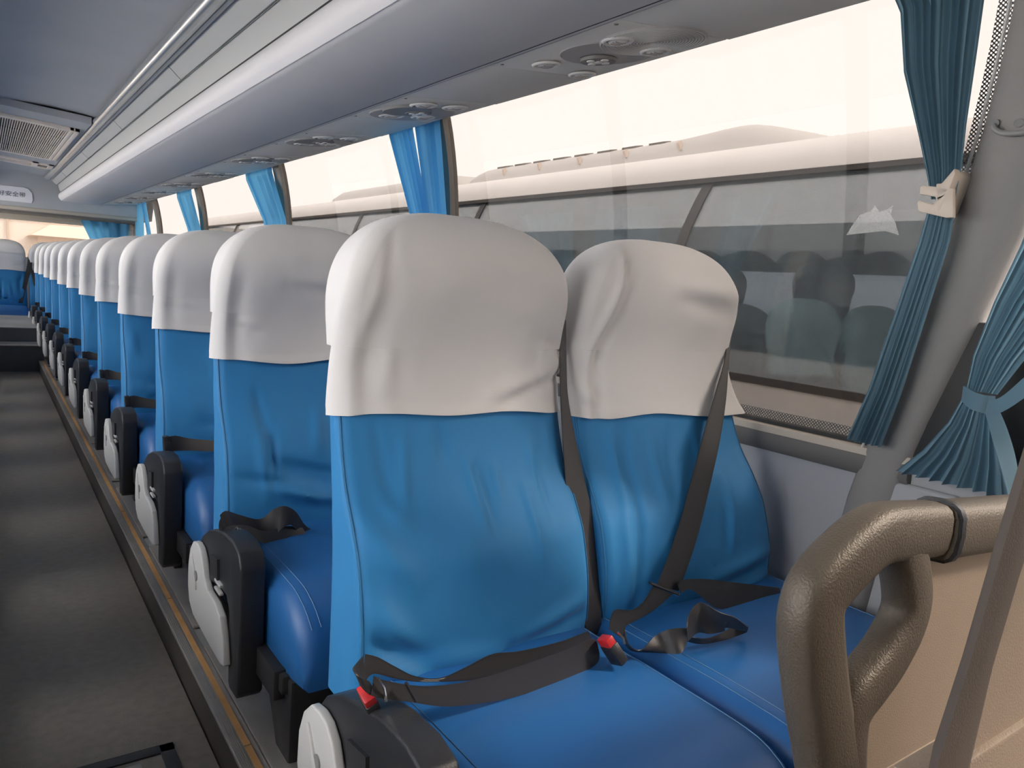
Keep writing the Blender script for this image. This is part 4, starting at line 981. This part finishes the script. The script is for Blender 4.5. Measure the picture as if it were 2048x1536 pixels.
for k in range(8):
    y = 3.75+.27*k
    MB().hexa([(BX+.79, y, 2.045), (BX+.88, y+.03, 2.068), (BX+.88, y+.18, 2.068), (BX+.79, y+.15, 2.045), (BX+.79, y, 2.06), (BX+.88, y+.03, 2.080), (BX+.88, y+.18, 2.080), (BX+.79, y+.15, 2.06)]).build('vent_slot', 'bus_vent', pd, smooth=False)
for k in range(5):
    y = 3.45+.5*k
    MB().hexa([(BX+.640, y, 1.95), (BX+.66, y+.05, 2.0), (BX+.66, y+.07, 2.0), (BX+.640, y+.02, 1.95), (BX+.655, y, 1.95), (BX+.69, y+.05, 2.02), (BX+.69, y+.07, 2.02), (BX+.655, y+.02, 1.95)]).build('vent_slot', 'facade_trim', pd, smooth=False)
pod(6.20, 9.5, .5, 'roof_unit')
MB().box(BX-.01, BX+.03, 14.2, 14.5, .9, 1.5).build('tail_light', 'red_plastic', bus, bevel=.01)
# seats inside the parked coach, facing the same way as ours
def far_seat(c, m, seatm, label, wide=1.):
    r = empty('passenger_seat', (c.x, c.y, -.25), label, 'seat')
    for ch in protos[('aisle', 2)].children:
        n = ch.name.split('.')[0]
        if n in ('headrest_cover', 'backrest'):
            k = ch.copy(); k.data = ch.data.copy(); k.data.materials.clear(); k.data.materials.append(M[m if n == 'headrest_cover' else seatm])
            COL.objects.link(k); k.parent = r; k.location = (0, -.38, c.z-1.14+.25)
    o = MB(); o.box(c.x-.2*1, c.x+.2, c.y-.30, c.y+.05, -.25, c.z-.72); o.build('cushion', seatm, r, bevel=.03)
    return r
def at_bus(x, y, d): return onX(x, y, BX+d)
far_seat(at_bus(1628, 602, .22), 'cyan_cover', 'navy_seat', 'parked coach seat with pale cyan headrest cover and navy side')
far_seat(at_bus(1768, 616, .76), 'cyan_cover', 'cyan_cover', 'parked coach seat in pale cyan next to the navy sided one')
far_seat(at_bus(1665, 526, 1.0), 'grey_cover', 'grey_cover', 'grey parked coach seat standing behind the cyan covered one')
far_seat(at_bus(1490, 612, .24), 'grey_cover', 'grey_cover', 'dim grey parked coach seat one row further back')
far_seat(at_bus(1450, 530, 1.1), 'grey_cover', 'grey_cover', 'dim grey parked coach seat on the far side of its aisle')
def bcur(px, label, npl):
    (a, b, c, d) = px; A, B_, C_, D_ = [at_bus(*q, .07) for q in (a, b, c, d)]
    rows = [((A.z+B_.z)/2, A.x, A.y, B_.x, B_.y, .02), ((C_.z+D_.z)/2, C_.x, C_.y, D_.x, D_.y, .02)]
    curtain('pleated_curtain', rows, npl, 'pale_curtain', label, 'curtains in the parked coach')
bcur([(1190, 425), (1325, 405), (1195, 560), (1320, 560)], 'wide pale blue curtain in the parked coach window', 6)
bcur([(1040, 430), (1150, 425), (1080, 560), (1150, 560)], 'pale blue curtain in the parked coach beside the wide one', 5)
bcur([(1460, 395), (1560, 385), (1420, 560), (1470, 560)], 'slanting pale blue curtain next to the parked coach pillar', 3)
# building behind the rear window
bd = empty('building', (1.2, 24, -1.2), 'cream building with a projecting porch roof seen through the rear window', 'building')
MB().box(-6, 2.35, 24, 27, -1.2, 4.5).build('facade', 'facade_light', bd, smooth=False)
def by(x, y, d): return onY(x, y, d)
e0, e1 = by(60, 470, 22), by(175, 452, 22)
MB().hexa([(e0.x, 21.5, e0.z), (min(e1.x+1.2, 2.3), 21.5, e0.z), (min(e1.x+1.2, 2.3), 24, e0.z), (e0.x, 24, e0.z), (e0.x+.45, 22.2, e0.z+.30), (min(e1.x+1.2, 2.3), 22.2, e0.z+.30), (min(e1.x+1.2, 2.3), 24, e0.z+.30), (e0.x+.45, 24, e0.z+.30)]).build('porch_roof', 'facade', bd, smooth=False)
MB().box(e0.x+.25, min(e1.x+1.2, 2.3), 22.4, 24, -1.2, e0.z).build('porch', 'facade', bd, smooth=False)
for k in range(4): MB().box(e0.x+.5+.42*k, e0.x+.72+.42*k, 22.36, 22.42, e0.z-.45, e0.z-.15).build('porch_panel', 'facade_trim', bd, smooth=False)
for k, x in enumerate((-.15, .55)):
    MB().box(x-.02, x+.02, 23.94, 24.0, -1.2, 3.2).build('pilaster', 'facade_trim', bd, smooth=False)
MB().box(-6, 2.35, 23.9, 24.0, 2.12, 2.18).build('cornice', 'facade_trim', bd, smooth=False)
MB().box(-6, 2.35, 23.92, 24.0, 1.85, 1.88).build('cornice', 'facade_trim', bd, smooth=False)
